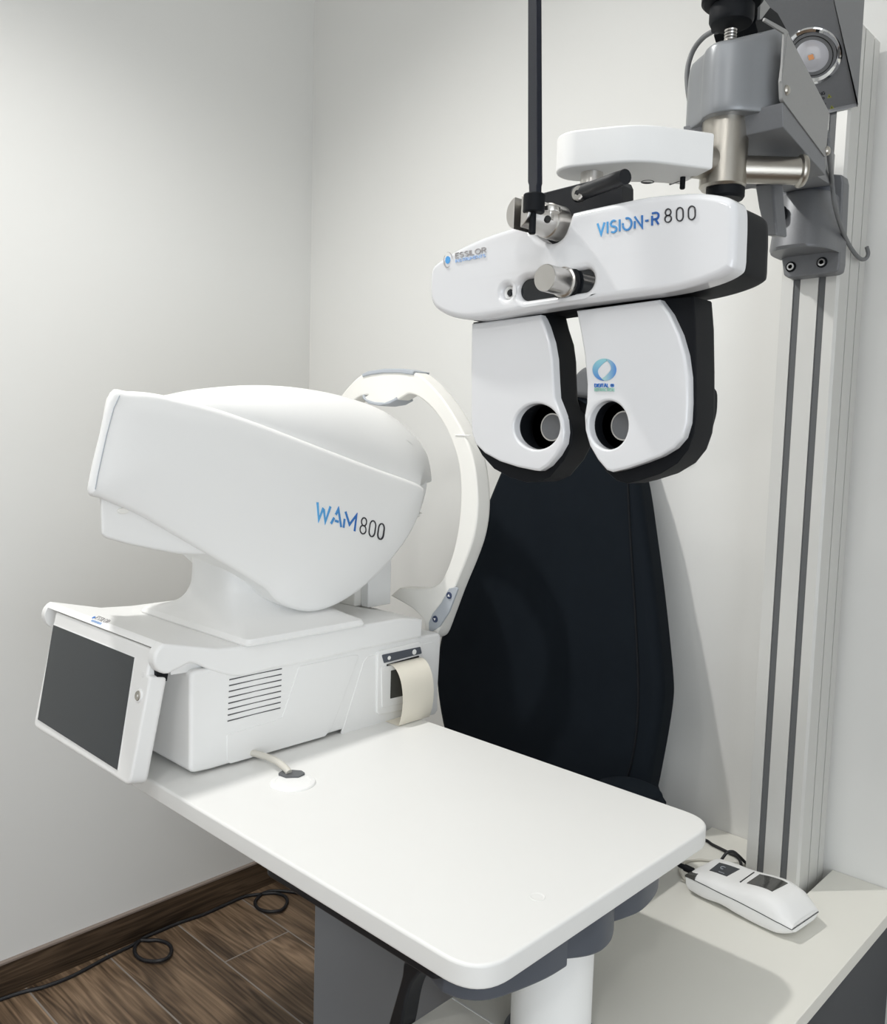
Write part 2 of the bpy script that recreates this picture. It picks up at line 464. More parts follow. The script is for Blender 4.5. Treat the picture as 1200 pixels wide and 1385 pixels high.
def add_text(bm, s, O, R, Uv, h, w, gap=.26, sx=1., back=.0008):
    """ribbon lettering: origin O (world), reading direction R, up Uv, cap height h, stroke w; thin solid"""
    R = R.normalized(); Uv = Uv.normalized(); N = R.cross(Uv).normalized(); x = 0.
    for ch in s:
        adv, strokes = GL[ch]
        for st in strokes:
            P = [Vector(((x+a*sx)*h, b*h)) for a, b in st]
            n = len(P); L_, R_ = [], []
            for i in range(n):
                d1 = (P[i]-P[i-1]).normalized() if i > 0 and (P[i]-P[i-1]).length > 1e-9 else None
                d2 = (P[i+1]-P[i]).normalized() if i < n-1 and (P[i+1]-P[i]).length > 1e-9 else None
                if d1 is None: d1 = d2
                if d2 is None: d2 = d1
                if d1 is None: continue
                m = Vector((-(d1.y+d2.y), d1.x+d2.x))
                if m.length < 1e-6: m = Vector((-d1.y, d1.x))
                m.normalize(); k = max(.4, m.dot(Vector((-d1.y, d1.x))))
                L_.append(P[i]+m*(w/2/k)); R_.append(P[i]-m*(w/2/k))
            top = [[bm.verts.new(O+R*p.x+Uv*p.y+N*.0004) for p in q] for q in (L_, R_)]
            bot = [[bm.verts.new(O+R*p.x+Uv*p.y-N*back) for p in q] for q in (L_, R_)]
            for i in range(len(L_)-1):
                a, b = top; c, d = bot
                bm.faces.new((a[i], b[i], b[i+1], a[i+1]))
                bm.faces.new((c[i], c[i+1], d[i+1], d[i]))
                bm.faces.new((a[i], a[i+1], c[i+1], c[i])); bm.faces.new((b[i], d[i], d[i+1], b[i+1]))
        x += adv*sx + gap
    return x*h
def text(name, s, O, R, Uv, h, w, mat, parent, **k):
    bm = bmesh.new(); add_text(bm, s, O, R, Uv, h, w, **k)
    me = bpy.data.meshes.new(name); bm.to_mesh(me); bm.free()
    return link(name, me, mat, parent)

X_ = Vector((1, 0, 0)); Y_ = Vector((0, 1, 0)); Z_ = Vector((0, 0, 1))
# ================================================================== the room
WL, WB = -2.018, 1.556
RX, RY, RZ = 1.45, -1.75, 2.72
struct(box('floor', WL-.12, RX+.1, RY-.1, WB+.1, -.06, 0, 'floor'))
struct(box('wall_left', WL-.11, WL-.010, RY-.1, WB+.1, 0, RZ, 'wall'))
struct(box('wall_back', WL-.010, RX+.1, WB, WB+.1, 0, RZ, 'wall'))
struct(box('wall_right', RX, RX+.1, RY, WB, 0, RZ, 'roomdark'))
struct(box('wall_front', WL-.010, RX, RY-.1, RY, 0, RZ, 'roomdark'))
struct(box('ceiling', WL-.11, RX+.1, RY-.1, WB+.1, RZ, RZ+.08, 'ceil'))
struct(box('baseboard_left', WL-.010, WL, RY, WB, 0, .078, 'skirt'))
struct(box('trim_1', WL-.010, WL+.0015, RY, WB, .078, .084, 'skirttop', bev=.001))
struct(box('baseboard_back', WL, -.75, WB-.010, WB, 0, .078, 'skirt'))
struct(box('trim_2', WL, -.75, WB-.0115, WB, .078, .084, 'skirttop', bev=.001))

# invented window frame on the unseen right wall, dressing the cool fill light
wy0, wy1, wz0, wz1 = -1.33, .23, .52, 2.08
bm = bmesh.new()
for y0_, y1_, z0_, z1_ in ((wy0-.05, wy0, wz0-.05, wz1+.05), (wy1, wy1+.05, wz0-.05, wz1+.05), (wy0, wy1, wz0-.05, wz0), (wy0, wy1, wz1, wz1+.05), (-.575, -.525, wz0, wz1)):
    add_box(bm, RX-.02, RX, y0_, y1_, z0_, z1_)
struct(obj('invented_window_1', bm, 'satin'))
# ================================================================== sliding instrument table
TT = .80
t = thing('instrument_table', 'white rounded-corner instrument table top on white pedestal, holding the white autorefractor', 'table', (-1.0, .85, .22))
P = [Vector((-1.53, .610, TT)), Vector((-.515, .610, TT)), Vector((-.515, 1.106, TT)), Vector((-1.53, 1.106, TT))]
plate('tabletop', fillet(P, [.03, .05, .05, .03], 10), -Z_, .0265, 'table', t, bf=.004, bb=.003)
fx0 = K(358, 1180, y=.6185).x
fr = [Vector((fx0, .6185, .7735)), Vector((-.585, .6185, .7735)), Vector((-.57, .64, .7735)), Vector((-.60, 1.02, .7735)), Vector((fx0, 1.02, .7735))]
plate('frame', fillet(fr, .01), -Z_, .016, 'black2', t, bf=.002, bb=.004)
# slate cover under the right end: three lobes
ped = K(750, 1362, y=.85); pc = Vector((ped.x-.003, .85, 0))
bm = bmesh.new()
l1 = [K(597, 1335, z=.745), K(625, 1345, z=.745), K(662, 1346, z=.745), K(705, 1332, z=.745), K(742, 1316, z=.745), K(767, 1301, z=.745)]
l1 = [Vector((p.x, p.y, .7733)) for p in l1]
poly = cr(l1, 4) + [Vector((pc.x-.02, pc.y, .7733)), Vector((pc.x-.10, pc.y, .7733)), Vector((l1[0].x-.10, l1[0].y+.03, .7733))]
add_plate(bm, poly, -Z_, .036, bb=.005)
l2 = [K(a, b, z=.722) for a, b in ((752, 1302), (767, 1300), (785, 1298), (803, 1294), (818, 1286), (828, 1273), (830, 1255), (824, 1236), (808, 1222))]
l2 = cr([Vector((p.x, p.y, .7733)) for p in l2], 4); l2 += [Vector((pc.x-.06, l2[-1].y, .7733)), Vector((pc.x-.06, l2[0].y, .7733))]
add_plate(bm, l2, -Z_, .0513, bb=.006)
l3 = [K(a, b, z=.735) for a, b in ((826, 1250), (845, 1244), (866, 1235), (880, 1222), (889, 1208), (891, 1196))]
l3 = cr([Vector((p.x, p.y, .7733)) for p in l3], 4); l3 += [Vector((l3[-1].x-.09, l3[-1].y+.01, .7733)), Vector((l3[0].x-.09, l3[0].y, .7733))]
add_plate(bm, l3, -Z_, .038, bb=.004)
obj('apron', bm, 'apron', t)
bm = bmesh.new()
add_rev(bm, Vector((pc.x-.002, pc.y, .5745)), Z_, [(.050, 0), (.050, .150)], 48)
obj('pedestal', bm, 'satin', t, 60)
rev('pedestal_foot', (pc.x-.002, pc.y, .5745), Z_, [(.058, 0), (.058, .004), (.054, .008), (.0505, .009)], 'apron', t)
bz = [(547, 1300), (568, 1312), (556, 1332), (549, 1352), (543, 1385), (536, 1420), (522, 1520), (508, 1800), (503, 2130), (482, 2130), (487, 1800), (501, 1520), (516, 1420), (525, 1384), (536, 1346), (543, 1320)]
plate('support_leg', cr([K(a, b, y=.72) for a, b in bz], 4, True), Y_, .03, 'black2', t, bf=.004, bb=.004)
cap = K(727, 1213, z=TT)
rev('screw_cap', (cap.x, cap.y, TT-.001), Z_, [(.0092, 0), (.0092, .0012), (.0086, .0016), (.007, .0011), (.004, .0006), (0, .0005)], 'table', t, 32)
gc = K(396, 1059, z=TT)
g = rev('cable_grommet', (gc.x, gc.y, TT-.002), Z_, [(.034, 0), (.034, .0028), (.0325, .0045), (.026, .0056), (.0255, .0052), (.0245, .0055), (0, .0062)], 'white', t, 56)
op = [K(a_, b_, z=TT+.0062) for a_, b_ in ((376, 1046), (381, 1042.5), (395, 1041), (408, 1042), (413, 1045.5), (404, 1050), (387, 1050.5))]
plate('opening', fillet(op, .004), -Z_, .004, 'headgrey', g)

# ================================================================== autorefractor on the table
w = thing('autorefractor', 'white autorefractor with tilted screen, dome head and headrest arch on the table', 'eye test machine', (-1.30, .92, TT))
XR = -1.127
# lower housing
bm = bmesh.new()
pr = [Vector((XR, .655, .807)), Vector((XR, .655, .962)), Vector((XR, 1.10, .962)), Vector((XR, 1.13, .943)), Vector((XR, 1.19, .942)), Vector((XR, 1.185, .832)), Vector((XR, 1.11, .808)), Vector((XR, .69, .8045))]
add_plate(bm, fillet(pr, [.012, .012, .01, .01, .012, .02, .02, .012]), -X_, .345, bf=.006, bb=.006)
base = obj('base_housing', bm, 'white2', w)
for x in (-1.17, -1.44):
    for y in (.70, 1.12): obj('rubber_foot', add_rev(bmesh.new(), Vector((x, y, .8002)), Z_, [(.012, 0), (.012, .012)], 20), 'dark', base)
# embossed side plate
E = [(405, 901), (477, 886), (486, 886), (484, 893), (449, 985), (440, 996), (312, 1033), (307, 1029), (307, 994), (374, 974), (382, 970)]
plate('side_plate', fillet([K(a, b, x=XR+.0012) for a, b in E], .004, 3), -X_, .004, 'white2', base, bf=.0012)
E = [(492, 895), (497, 888), (586, 868), (590, 872), (592, 960), (588, 966), (468, 994), (462, 993)]
plate('rear_plate', fillet([K(a, b, x=XR+.001) for a, b in E], .003, 3), -X_, .004, 'white2', base, bf=.001)
bm = bmesh.new()
for i in range(8):
    f = i/7
    a0 = (310.5-2.5*f, 919.5+56*f); a1 = (381.5-2*f, 904.5+53*f)
    q = [K(a0[0], a0[1], x=XR+.0006), K((a0[0]+a1[0])/2, (a0[1]+a1[1])/2-.3, x=XR+.0006), K(a1[0], a1[1], x=XR+.0006)]
    h = [.0011, .0006, .0010]
    lo = [p-Z_*e*.8 for p, e in zip(q, h)]; hi = [p+Z_*e*.8 for p, e in zip(q, h)]
    add_plate(bm, lo+hi[::-1], -X_, .003)
obj('vent_slots', bm, 'slot', base)
# bowl behind the vent (soft dished recess)
# upper deck with the hinge barrel across the front
tp = [(231, 915), (240, 914), (247, 907), (254, 899), (264, 898), (290, 908), (325, 915.5), (365, 906), (420, 895), (477, 882), (540, 869), (571, 862), (572.5, 838), (560, 834), (540, 832)]
T3 = [K(a, b, x=XR+.004) for a, b in tp]
hc = K(229, 890, x=XR+.004); hr = .0235
back = [Vector((XR+.004, 1.08, .985)), Vector((XR+.004, .95, .9865)), Vector((XR+.004, .76, .986)), Vector((XR+.004, .70, .990))]
barrel = [hc+Vector((0, -math.cos(math.radians(a))*hr, math.sin(math.radians(a))*hr)) for a in range(70, -91, -16)]
slit = KP(140, 851, Vector((0, .563, .8115)), Vector((0, .979, -.204)).normalized())
prof_full = cr(T3[3:12], 4) + T3[12:13] + back + barrel
a_s = math.degrees(math.asin(max(-.9, min(.9, (slit.z+.0015-hc.z)/hr))))
arc_mid = [hc+Vector((0, -math.cos(math.radians(q))*hr, math.sin(math.radians(q))*hr)) for q in [70+(a_s-70)*k/9 for k in range(10)]]
inn = Vector((hc.x, hc.y+.012, arc_mid[-1].z))
prof_mid = cr(T3[5:12], 4) + T3[12:13] + back + arc_mid + [inn, Vector((hc.x, hc.y+.012, T3[5].z+.002))]
XD = XR+.004; dx_ = lambda P, d: [p-X_*d for p in P]
bm = bmesh.new()
add_plate(bm, prof_full, -X_, .0185, bf=.005, bb=.001)
add_plate(bm, dx_(prof_mid, .018), -X_, .362)
add_plate(bm, dx_(prof_full, .3795), -X_, .0185, bf=.001, bb=.006)
deck = obj('deck', bm, 'white', w)
lx = K(135, 830, z=hc.z+hr*.8)
# small maker's lettering on the hinge barrel
o_ = Vector((K(146, 833, z=hc.z+hr).x, hc.y-hr*.42, hc.z+hr*.93)); d_ = Vector((0, .92, .42)).normalized()
text('lettering', 'ESSILOR', o_, X_, d_, .0080, .0006, 'greyprint', deck)
text('lettering', 'INSTRUMENTS', o_-d_*.0065, X_, d_, .0036, .0003, 'paleblue', deck)
bm = bmesh.new(); add_plate(bm, circ(o_-X_*.007+d_*.002, X_, d_, .003, 20), -X_.cross(d_), .001); obj('emblem', bm, 'blue', deck)
# neck: flared skirt rising into a column
neckr = []
zt = .9845
def rect_ring(x0, x1, y0, y1, z, p): return srect((x0+x1)/2, (y0+y1)/2, (x1-x0)/2, (y1-y0)/2, z, p)
sk = (-1.452, -1.114, .742, .985)
neckr.append(rect_ring(*sk, zt+.003, 30)); neckr.append(rect_ring(sk[0]-.001, sk[1]+.001, sk[2]-.001, sk[3]+.001, zt+.006, 30)); neckr.append(rect_ring(sk[0]+.002, sk[1]-.002, sk[2]+.003, sk[3]-.002, zt+.013, 26))
neckr.append(rect_ring(-1.425, -1.150, .757, .975, zt+.020, 12))
neckr.append(rect_ring(-1.392, -1.185, .770, .965, zt+.033, 7))
neckr.append(rect_ring(-1.370, -1.212, .777, .955, zt+.055, 5.5))
neckr.append(rect_ring(-1.362, -1.222, .781, .95, zt+.085, 5.5))
neckr.append(rect_ring(-1.362, -1.222, .781, .95, zt+.17, 5.5))
cols_ = [cr(list(c_), 5) for c_ in zip(*neckr[2:])]
neckr = neckr[:2]+[list(r_) for r_ in zip(*cols_)]
neck = obj('neck', add_loft(bmesh.new(), neckr), 'white2', w, 35)
# measuring head ----------------------------------------------------------
XH = -1.160; HW = .255; XC = XH-HW/2
H = [(151, 531), (175, 529), (205, 531), (240, 538), (300, 554), (360, 575), (430, 602), (500, 629), (555, 649), (571, 656), (577, 663), (576, 676), (570, 696), (556, 725), (536, 753), (512, 779), (484, 803), (455, 820), (428, 828), (405, 826), (385, 818), (374, 810), (361, 796), (330, 777), (300, 760), (281, 749), (250, 731), (215, 711), (190, 697), (160, 684), (138, 675), (121, 668), (124, 640), (136, 590)]
Hp = [K(a, b, x=XH) for a, b in H]
bm = add_plate(bmesh.new(), cr(Hp, 4, True), -X_, HW, bf=.011, bb=.03, segs=5, dome=(.010, .035, .012))
yf, yr = .50, .85
def slant(bm):
    for v in bm.verts:
        wgt = max(0., min(1., (yr-v.co.y)/(yr-yf)))
        dx = max(0., XH-.006-v.co.x)
        v.co.y += wgt*min(dx*.62, .075+dx*.2)
slant(bm)
head = obj('head_shell', bm, 'white', w, 40)
# seam of the front cover
sm = [(162, 535), (154, 552), (144, 590), (133, 640), (129, 662)]
tube('seam', [K(a, b, x=XH+.0012) for a, b in sm], .0007, 'pad', head, 6)
# lower pod at the front
Pd = [(131, 672), (160, 684), (200, 702), (250, 730), (300, 760), (330, 790), (310, 760), (281, 751), (250, 749), (215, 745), (180, 738), (150, 732), (134, 728)]
Pd = [(131, 655), (165, 660), (230, 700), (300, 742), (300, 752), (281, 751), (240, 750), (205, 744), (170, 737), (140, 729), (133, 724)]
bm = add_plate(bmesh.new(), fillet([K(a, b, x=XH-.012) for a, b in Pd], [.009, 0, 0, .009, .009, .02, .1, .1, .1, .02, .010]), -X_, HW-.03, bf=.006, bb=.02)
slant(bm)
pod = obj('lower_pod', bm, 'white2', w, 40)
plate('oval_button', circ(K(167, 691, x=XH-.0098), Y_, Z_, .0085, 24, .0042), -X_, .003, 'cream', pod, bf=.0006)
# domed lid
sil = [(208, 531), (260, 524.5), (340, 521), (400, 525), (455, 536), (505, 554), (540, 580), (560, 605), (569, 628), (573, 648)]
bm = bmesh.new(); rings = []
ctr = []
for a, b in sil:
    p = K(a, b, x=XC); ctr.append((p.y, p.z))
edge = [K(a, b, x=XH) for a, b in H[2:10]]
def ztop(y):
    for p, q in zip(edge, edge[1:]):
        if p.y <= y <= q.y: return p.z+(q.z-p.z)*(y-p.y)/(q.y-p.y)
    return edge[0].z if y < edge[0].y else edge[-1].z
cs = cr([Vector((0, y, z)) for y, z in ctr], 4)
for c in cs:
    yb = c.y
    zb = min(ztop(yb-.05)-.008, c.z-.004)
    sta = len(rings)/(len(cs)-1); dd = .03+.11*sta**2; zb = min(ztop(yb-dd)-.008, c.z-.003)
    rings.append([Vector((XC+(HW/2-.011)*math.copysign(abs(math.cos(th))**(2/2.6), math.cos(th)), yb-dd*abs(math.cos(th))**1.5, zb+(c.z-zb)*math.sin(th)**(2/2.2))) for th in [PI*k/36 for k in range(37)]])
rings = [[r[0]-Z_*.03]+r+[r[-1]-Z_*.03] for r in rings]
add_loft(bm, rings)
slant(bm)
lid = obj('lid', bm, 'white', w, 40)
# rear cap facing the patient
rc = [(535, 600), (550, 592), (562, 603), (573, 624), (579, 645), (577, 668), (568, 690), (545, 700), (530, 640)]
plate('rear_cap', cr([K(a, b, x=XH-.035) for a, b in rc], 4, True), -X_, HW-.07, 'white2', w, bf=.006, bb=.006)
bm = bmesh.new()
for a, b, s in ((566, 697, 1), (569, 694, .6)):
    add_rev(bm, K(a, b, x=XH-.02), X_, [(.0028*s, -.006), (.0028*s, .002), (.0, .003)], 12)
obj('fixing_pin', bm, 'cream', w)
# WAM lettering, running down the side with the shell's slope
A = K(427, 702, x=XH+.0104); B = K(521, 731.5, x=XH+.0098); dr = (B-A).normalized(); dl = (B-A).length
up = Vector((0, -.05, 1)); up = (up - dr*up.dot(dr)*.55).normalized()
wlen = .575*dl
h_ = (K(428, 679, x=XH)-K(428, 702, x=XH)).length*.98
bm = bmesh.new(); L0 = add_text(bm, 'Wam', A, dr, up, h_, .0036, gap=.20); bm.free()
bm = bmesh.new(); add_text(bm, 'Wam', A, dr, up, h_, .0040, gap=.20, back=.005)
me = bpy.data.meshes.new('lettering'); bm.to_mesh(me); bm.free()
# squeeze along the reading direction so that the word ends where it does on the shell
def squeeze(me, O, R, s):
    for v in me.vertices:
        d = (v.co-O).dot(R); v.co += R*d*(s-1)
squeeze(me, A, dr, wlen/L0); link('lettering', me, 'grad_y', head)
A2 = A+dr*(dl*.615)
bm = bmesh.new(); L1 = add_text(bm, '800', A2, dr, up, h_, .0021, gap=.30, back=.007)
me = bpy.data.meshes.new('lettering'); bm.to_mesh(me); bm.free()
squeeze(me, A2, dr, dl*.40/L1); link('lettering', me, 'ink', head)
# headrest arch -----------------------------------------------------------
YA = 1.20
ro = [(645, 655), (646, 690), (641, 725), (630, 758), (614, 797), (600, 835), (590, 860), (580, 864), (572, 862), (574, 850), (572, 838), (556, 822), (528, 806)]
ri = [(540, 795), (572, 796), (590, 791), (602, 776), (613, 745), (620, 710), (623, 670), (621, 635), (613, 603), (600, 574), (584, 552), (566, 537), (551, 533), (535, 542), (520, 547), (505, 546), (492, 540)]
out_r = [(645, 655), (640, 622), (630, 592), (614, 562), (597, 537), (578, 516), (562, 504), (540, 499.5), (520, 499), (500, 501.5), (489, 507)]
cx = -1.308
R_out = [K(a, b, y=YA) for a, b in out_r]          # right rim up to the crown
R_low = [K(a, b, y=YA) for a, b in ro]
R_in = [K(a, b, y=YA) for a, b in ri]
def mir(P): return [Vector((2*cx-p.x, p.y, p.z)) for p in P]
crown = R_out[:8]
outer = cr(R_low[::-1][0:1]+R_low[::-1][1:6]+R_low[::-1][6:]+crown[1:], 4)
inner = cr(R_in, 4)
left_outer = mir(outer)[::-1]; left_inner = mir(cr(R_in[:13], 4))
pad_low = cr([R_in[k] for k in (12, 13, 14, 15, 16)], 4)
full = outer + left_outer + [p for p in left_inner[:1]]
# closed outline: right outer (bottom->crown), left outer (crown->bottom), left inner (bottom->crown), forehead bow, right inner (crown->bottom)
bow = cr([left_inner[-1]]+[K(a, b, y=YA) for a, b in ((492, 539), (505, 546), (520, 548), (534, 543))]+[inner[12*4]], 4)[1:-1]
loop = outer + left_outer + left_inner + bow + inner[:12*4+1][::-1]
arch = plate('headrest_arch', loop, Y_, .042, 'cream', w, bf=.004, bb=.012)
bp_ = [(489, 506), (497, 502), (520, 498.5), (545, 498.5), (560, 502), (558, 507), (540, 504.5), (518, 504.5), (500, 507), (490, 510)]
plate('top_pad', [K(a, b, y=YA-.003) for a, b in bp_], Y_, .046, 'pad', arch, bf=.002, bb=.004)
fp = [(490, 534), (494, 540), (505, 543.5), (520, 544.5), (532, 539.5), (535, 537), (536, 541), (526, 546.5), (512, 549), (498, 546), (490, 539)]
plate('forehead_pad', [K(a, b, y=YA-.004) for a, b in fp], Y_, .05, 'pad', arch, bf=.002, bb=.004)
mk = [K(616, 588.5, y=YA-.001), K(636, 589, y=YA-.001)]
tube('eye_level_mark', mk, .0011, 'white', arch, 8)
bpn = [(607, 796), (617, 794), (619, 797), (607, 828), (594, 848), (585, 854), (580, 853), (580, 842), (585, 830), (597, 815)]
pn = plate('button_panel', fillet([K(a, b, y=YA-.0015) for a, b in bpn], .003, 3), Y_, .004, 'pad', arch, bf=.001)
for (a, b), s in (((607, 805.5), 1), ((588, 837.5), -1)):
    c = K(a, b, y=YA-.0035)
    bt = plate('button', circ(c, X_, Z_, .0066, 28), Y_, .003, 'navyprint', pn, bf=.0008)
    plate('arrow', [c-Y_*.0004+X_*.003*k+Z_*s*z for k, z in ((-1, -.0018), (1, -.0018), (0, .0028))], Y_, .002, 'white', bt)
# chin post
bm = bmesh.new(); add_box(bm, -1.345, -1.262, 1.085, 1.16, .983, 1.13, .004); chin = obj('chin_post', bm, 'cream', w)
box('post_sleeve', -1.262, -1.240, 1.10, 1.16, .983, 1.15, 'white2', chin, .003)
# printer hatch in the side
E = [(511, 884), (514, 881), (567, 868), (571, 870), (572, 952), (569, 956), (513, 967), (510, 964)]
hat = plate('printer_hatch', fillet([K(a, b, x=XR+.0045) for a, b in E], .003, 4), -X_, .01, 'white', w, bf=.002)
E = [(517, 886), (569, 875), (571, 884), (520, 897)]
bar_ = plate('button_bar', fillet([K(a, b, x=XR+.006) for a, b in E], .002, 3), -X_, .003, 'apron', hat, bf=.0006)
for (a, b), r in (((527, 890), .0036), ((561, 882), .0050)):
    plate('button', circ(K(a, b, x=XR+.0072), Y_, Z_, r, 24), -X_, .002, 'white', bar_, bf=.0006)
E = [(516, 903), (566, 890), (570, 946), (517, 958)]
dr_ = plate('printer_door', fillet([K(a, b, x=XR+.0062) for a, b in E], .004, 4), -X_, .006, 'white2', hat, bf=.0015)
E = [(529, 907), (547, 903), (550, 940), (528, 945)]
plate('window', fillet([K(a, b, x=XR+.0066) for a, b in E], .001, 2), -X_, .003, 'smoke', dr_)
E = [(524, 899), (567, 887), (567, 889), (524, 901)]
plate('paper_slit', [K(a, b, x=XR+.0066) for a, b in E], -X_, .003, 'dark', dr_)
# tilting monitor at the front
Nm = Vector((0, (-.510+.338), -(.565-.598))); Nm = Vector((0, 1, 0)).lerp(Vector((0, 1, 0)), 1)
p_top = Vector((0, .5985, .982)); p_bot = Vector((0, .563, .8115))
dv = (p_top-p_bot).normalized(); Nin = X_.cross(dv).normalized()*-1
if Nin.y < 0: Nin = -Nin
xl, xr = -1.474, -1.134
def mp_(x, s): return Vector((x, 0, 0))+p_bot+dv*s
hgt = (slit-p_bot).dot(dv)-.0012
rim = [mp_(xl, 0), mp_(xr, 0), mp_(xr, .156), mp_(-1.1435, .157), mp_(-1.1435, hgt), mp_(xl, hgt)]
scr_px = [(72.5, 844), (183.5, 888.5), (160, 1043), (51, 973.5)]
scr = [KP(a, b, p_bot, Nin) for a, b in scr_px]
mon = plate('monitor', fillet(rim, [.014, .014, .006, .001, .004, .004], 6), Nin, .03, 'white', w, bf=.004, bb=.008)
sb = plate('screen_bezel', fillet([p-Nin*.0006 for p in scr], .002, 3), Nin, .003, 'white2', mon, bf=.0004)
cs_ = sum(scr, Vector())/4
plate('screen', [cs_+(p-cs_)*.985-Nin*.0012 for p in scr], Nin, .003, 'screen', mon)
kb = KP(188, 941, p_bot, Nin)
kn = rev('round_button', kb-Nin*.0008, -Nin, [(.0098, -.002), (.0098, .0005), (.0092, .0014), (.008, .0014)], 'white', mon, 36)
rev('button_cap', kb-Nin*.0008, -Nin, [(.0076, -.001), (.0076, .0012), (.0066, .0022), (.0055, .0018), (0, .0012)], 'steel', kn, 36)
plate('small_button', circ(KP(193.5, 912, p_bot, Nin)-Nin*.0004, X_, dv, .0046, 24), Nin, .002, 'white2', mon, bf=.0006)
hb = [mp_(xr-.002, .150)+Nin*.014, mp_(xr-.002, .150)+Nin*.0295, mp_(xr-.002, .165)+Nin*.0295, mp_(xr-.002, .165)+Nin*.010]
plate('hinge_gap', hb, -X_, .33, 'black', mon)
# power cable into the grommet
pth = [K(340, 1018, z=.812), K(362, 1024, z=.814), K(376, 1031, z=.812), K(386, 1039, z=.811), K(391, 1045, z=.8075)]
tube('power_cable', cr(pth, 6), .0052, 'wcable', w, 14)

# paper strip curling out of the printer
sp = [(566, 889, .0075), (577, 905, .016), (583, 925, .022), (582, 948, .022), (572, 968, .017), (556, 983, .010), (540, 989, .004)]
P0 = K(546, 896, x=XR+.0068); wid = .0265
path2 = [(.0, .0), (.011, .001), (.024, -.007), (.034, -.023), (.0395, -.045), (.040, -.068), (.036, -.090), (.029, -.109), (.019, -.124), (.006, -.1345), (-.004, -.139)]
yc0, yc1 = K(525, 900, x=XR+.0068).y, K(567, 888.5, x=XR+.0068).y
zc = (K(525, 900, x=XR+.0068).z+K(567, 888.5, x=XR+.0068).z)/2
c2 = cr([Vector((XR+.0068+a, 0, zc+b)) for a, b in path2], 4)
c2 = [p if p.z > TT+.0008 else Vector((p.x, p.y, TT+.0008)) for p in c2]
bm = bmesh.new(); rr = []
for k, p in enumerate(c2):
    q = c2[min(k+1, len(c2)-1)]-c2[max(k-1, 0)]; nn = Vector((q.z, 0, -q.x)).normalized()*.00012
    rr.append([Vector((p.x, yc0, p.z))+nn, Vector((p.x, yc1, p.z))+nn, Vector((p.x, yc1, p.z))-nn, Vector((p.x, yc0, p.z))-nn])
add_loft(bm, rr)
tag(obj('paper_strip', bm, 'paper'), 'curled cream receipt paper hanging out of the side of the white machine', 'paper')
# ================================================================== cabinet behind the table
CT = CAMZ-.746
cb = thing('cabinet', 'anthracite cabinet with ivory laminate top carrying the aluminium column and hand-held printer', 'cabinet', (-.56, 1.1, 0))
xl_, xr_ = -.735, -.390
nx0, nx1, ny = -.625, -.507, 1.425
top = [Vector((xl_, .62, CT)), Vector((xr_, .62, CT)), Vector((xr_, WB-.001, CT)), Vector((nx1, WB-.001, CT)), Vector((nx1, ny, CT)), Vector((nx0, ny, CT)), Vector((nx0, WB-.001, CT)), Vector((xl_, WB-.001, CT))]
plate('worktop', top, -Z_, .0215, 'cabtop', cb, bf=.0012)
box('joint_strip', xl_+.002, -.60, .813, .8155, CT-.004, CT+.0006, 'white', cb)
body_top = CT-.0215
plate('body', [Vector((p[0], p[1], body_top)) for p in ((xl_+.015, .64), (xr_-.012, .64), (xr_-.012, WB-.012), (nx1, WB-.012), (nx1, ny+.001), (nx0, ny+.001), (nx0, WB-.012), (xl_+.015, WB-.012))], -Z_, body_top, 'cabdark', cb)
box('edge_lip', xr_-.013, xr_-.006, .63, WB-.002, body_top-.011, body_top, 'cabedge', cb)

# ================================================================== patient chair
ch = thing('patient_chair', 'black upholstered patient chair with tall tapering backrest by the back wall', 'chair', (-1.05, 1.2, 0))
bx0 = K(424, 1300, y=.93).x
bm = add_box(bmesh.new(), bx0, -.775, .93, 1.30, 0, .505, .004); obj('seat_base', bm, 'greypanel', ch)
box('base_side_panel', -.775, -.752, .985, 1.30, 0, .505, 'cabdark', ch, .002)
bm = add_box(bmesh.new(), bx0+.01, -.77, .915, 1.36, .506, .565, .02, 4); obj('seat', bm, 'navy', ch)
NB = Vector((0, 1, -.10)).normalized(); PB = Vector((0, 1.385, .62))
bo = [(737, 532), (770, 531), (800, 531), (822, 540), (838, 570), (852, 620), (862, 660), (872, 730), (881, 800), (888, 865), (893, 920), (893, 948), (888, 985), (880, 1030), (872, 1070), (862, 1110), (640, 1110), (618, 1060), (604, 1015), (594, 975), (588, 935), (587, 905), (591, 870), (600, 835), (612, 795), (628, 750), (650, 695), (668, 650), (690, 600), (705, 565), (718, 542)]
bpx = cr([KP(a, b, PB, NB) for a, b in bo], 4, True)
bk_ = plate('backrest', bpx, NB, .062, 'navy', ch, bf=.020, bb=.015, segs=5)
pp = [(849, 640), (853, 720), (858, 800), (862, 870), (864, 930), (862, 985), (855, 1030), (846, 1060)]
tube('piping', cr([KP(a, b, PB, NB)+Vector((0, -.0008, 0)) for a, b in pp], 5), .0022, 'black', bk_, 8)
hr_ = [(773, 535), (774, 512), (782, 500), (795, 494), (830, 492), (858, 500), (868, 520), (868, 540)]
plate('headrest', cr([KP(a, b, PB-NB*.012, NB) for a, b in hr_], 4, True), NB, .05, 'headgrey', ch, bf=.012, bb=.01)
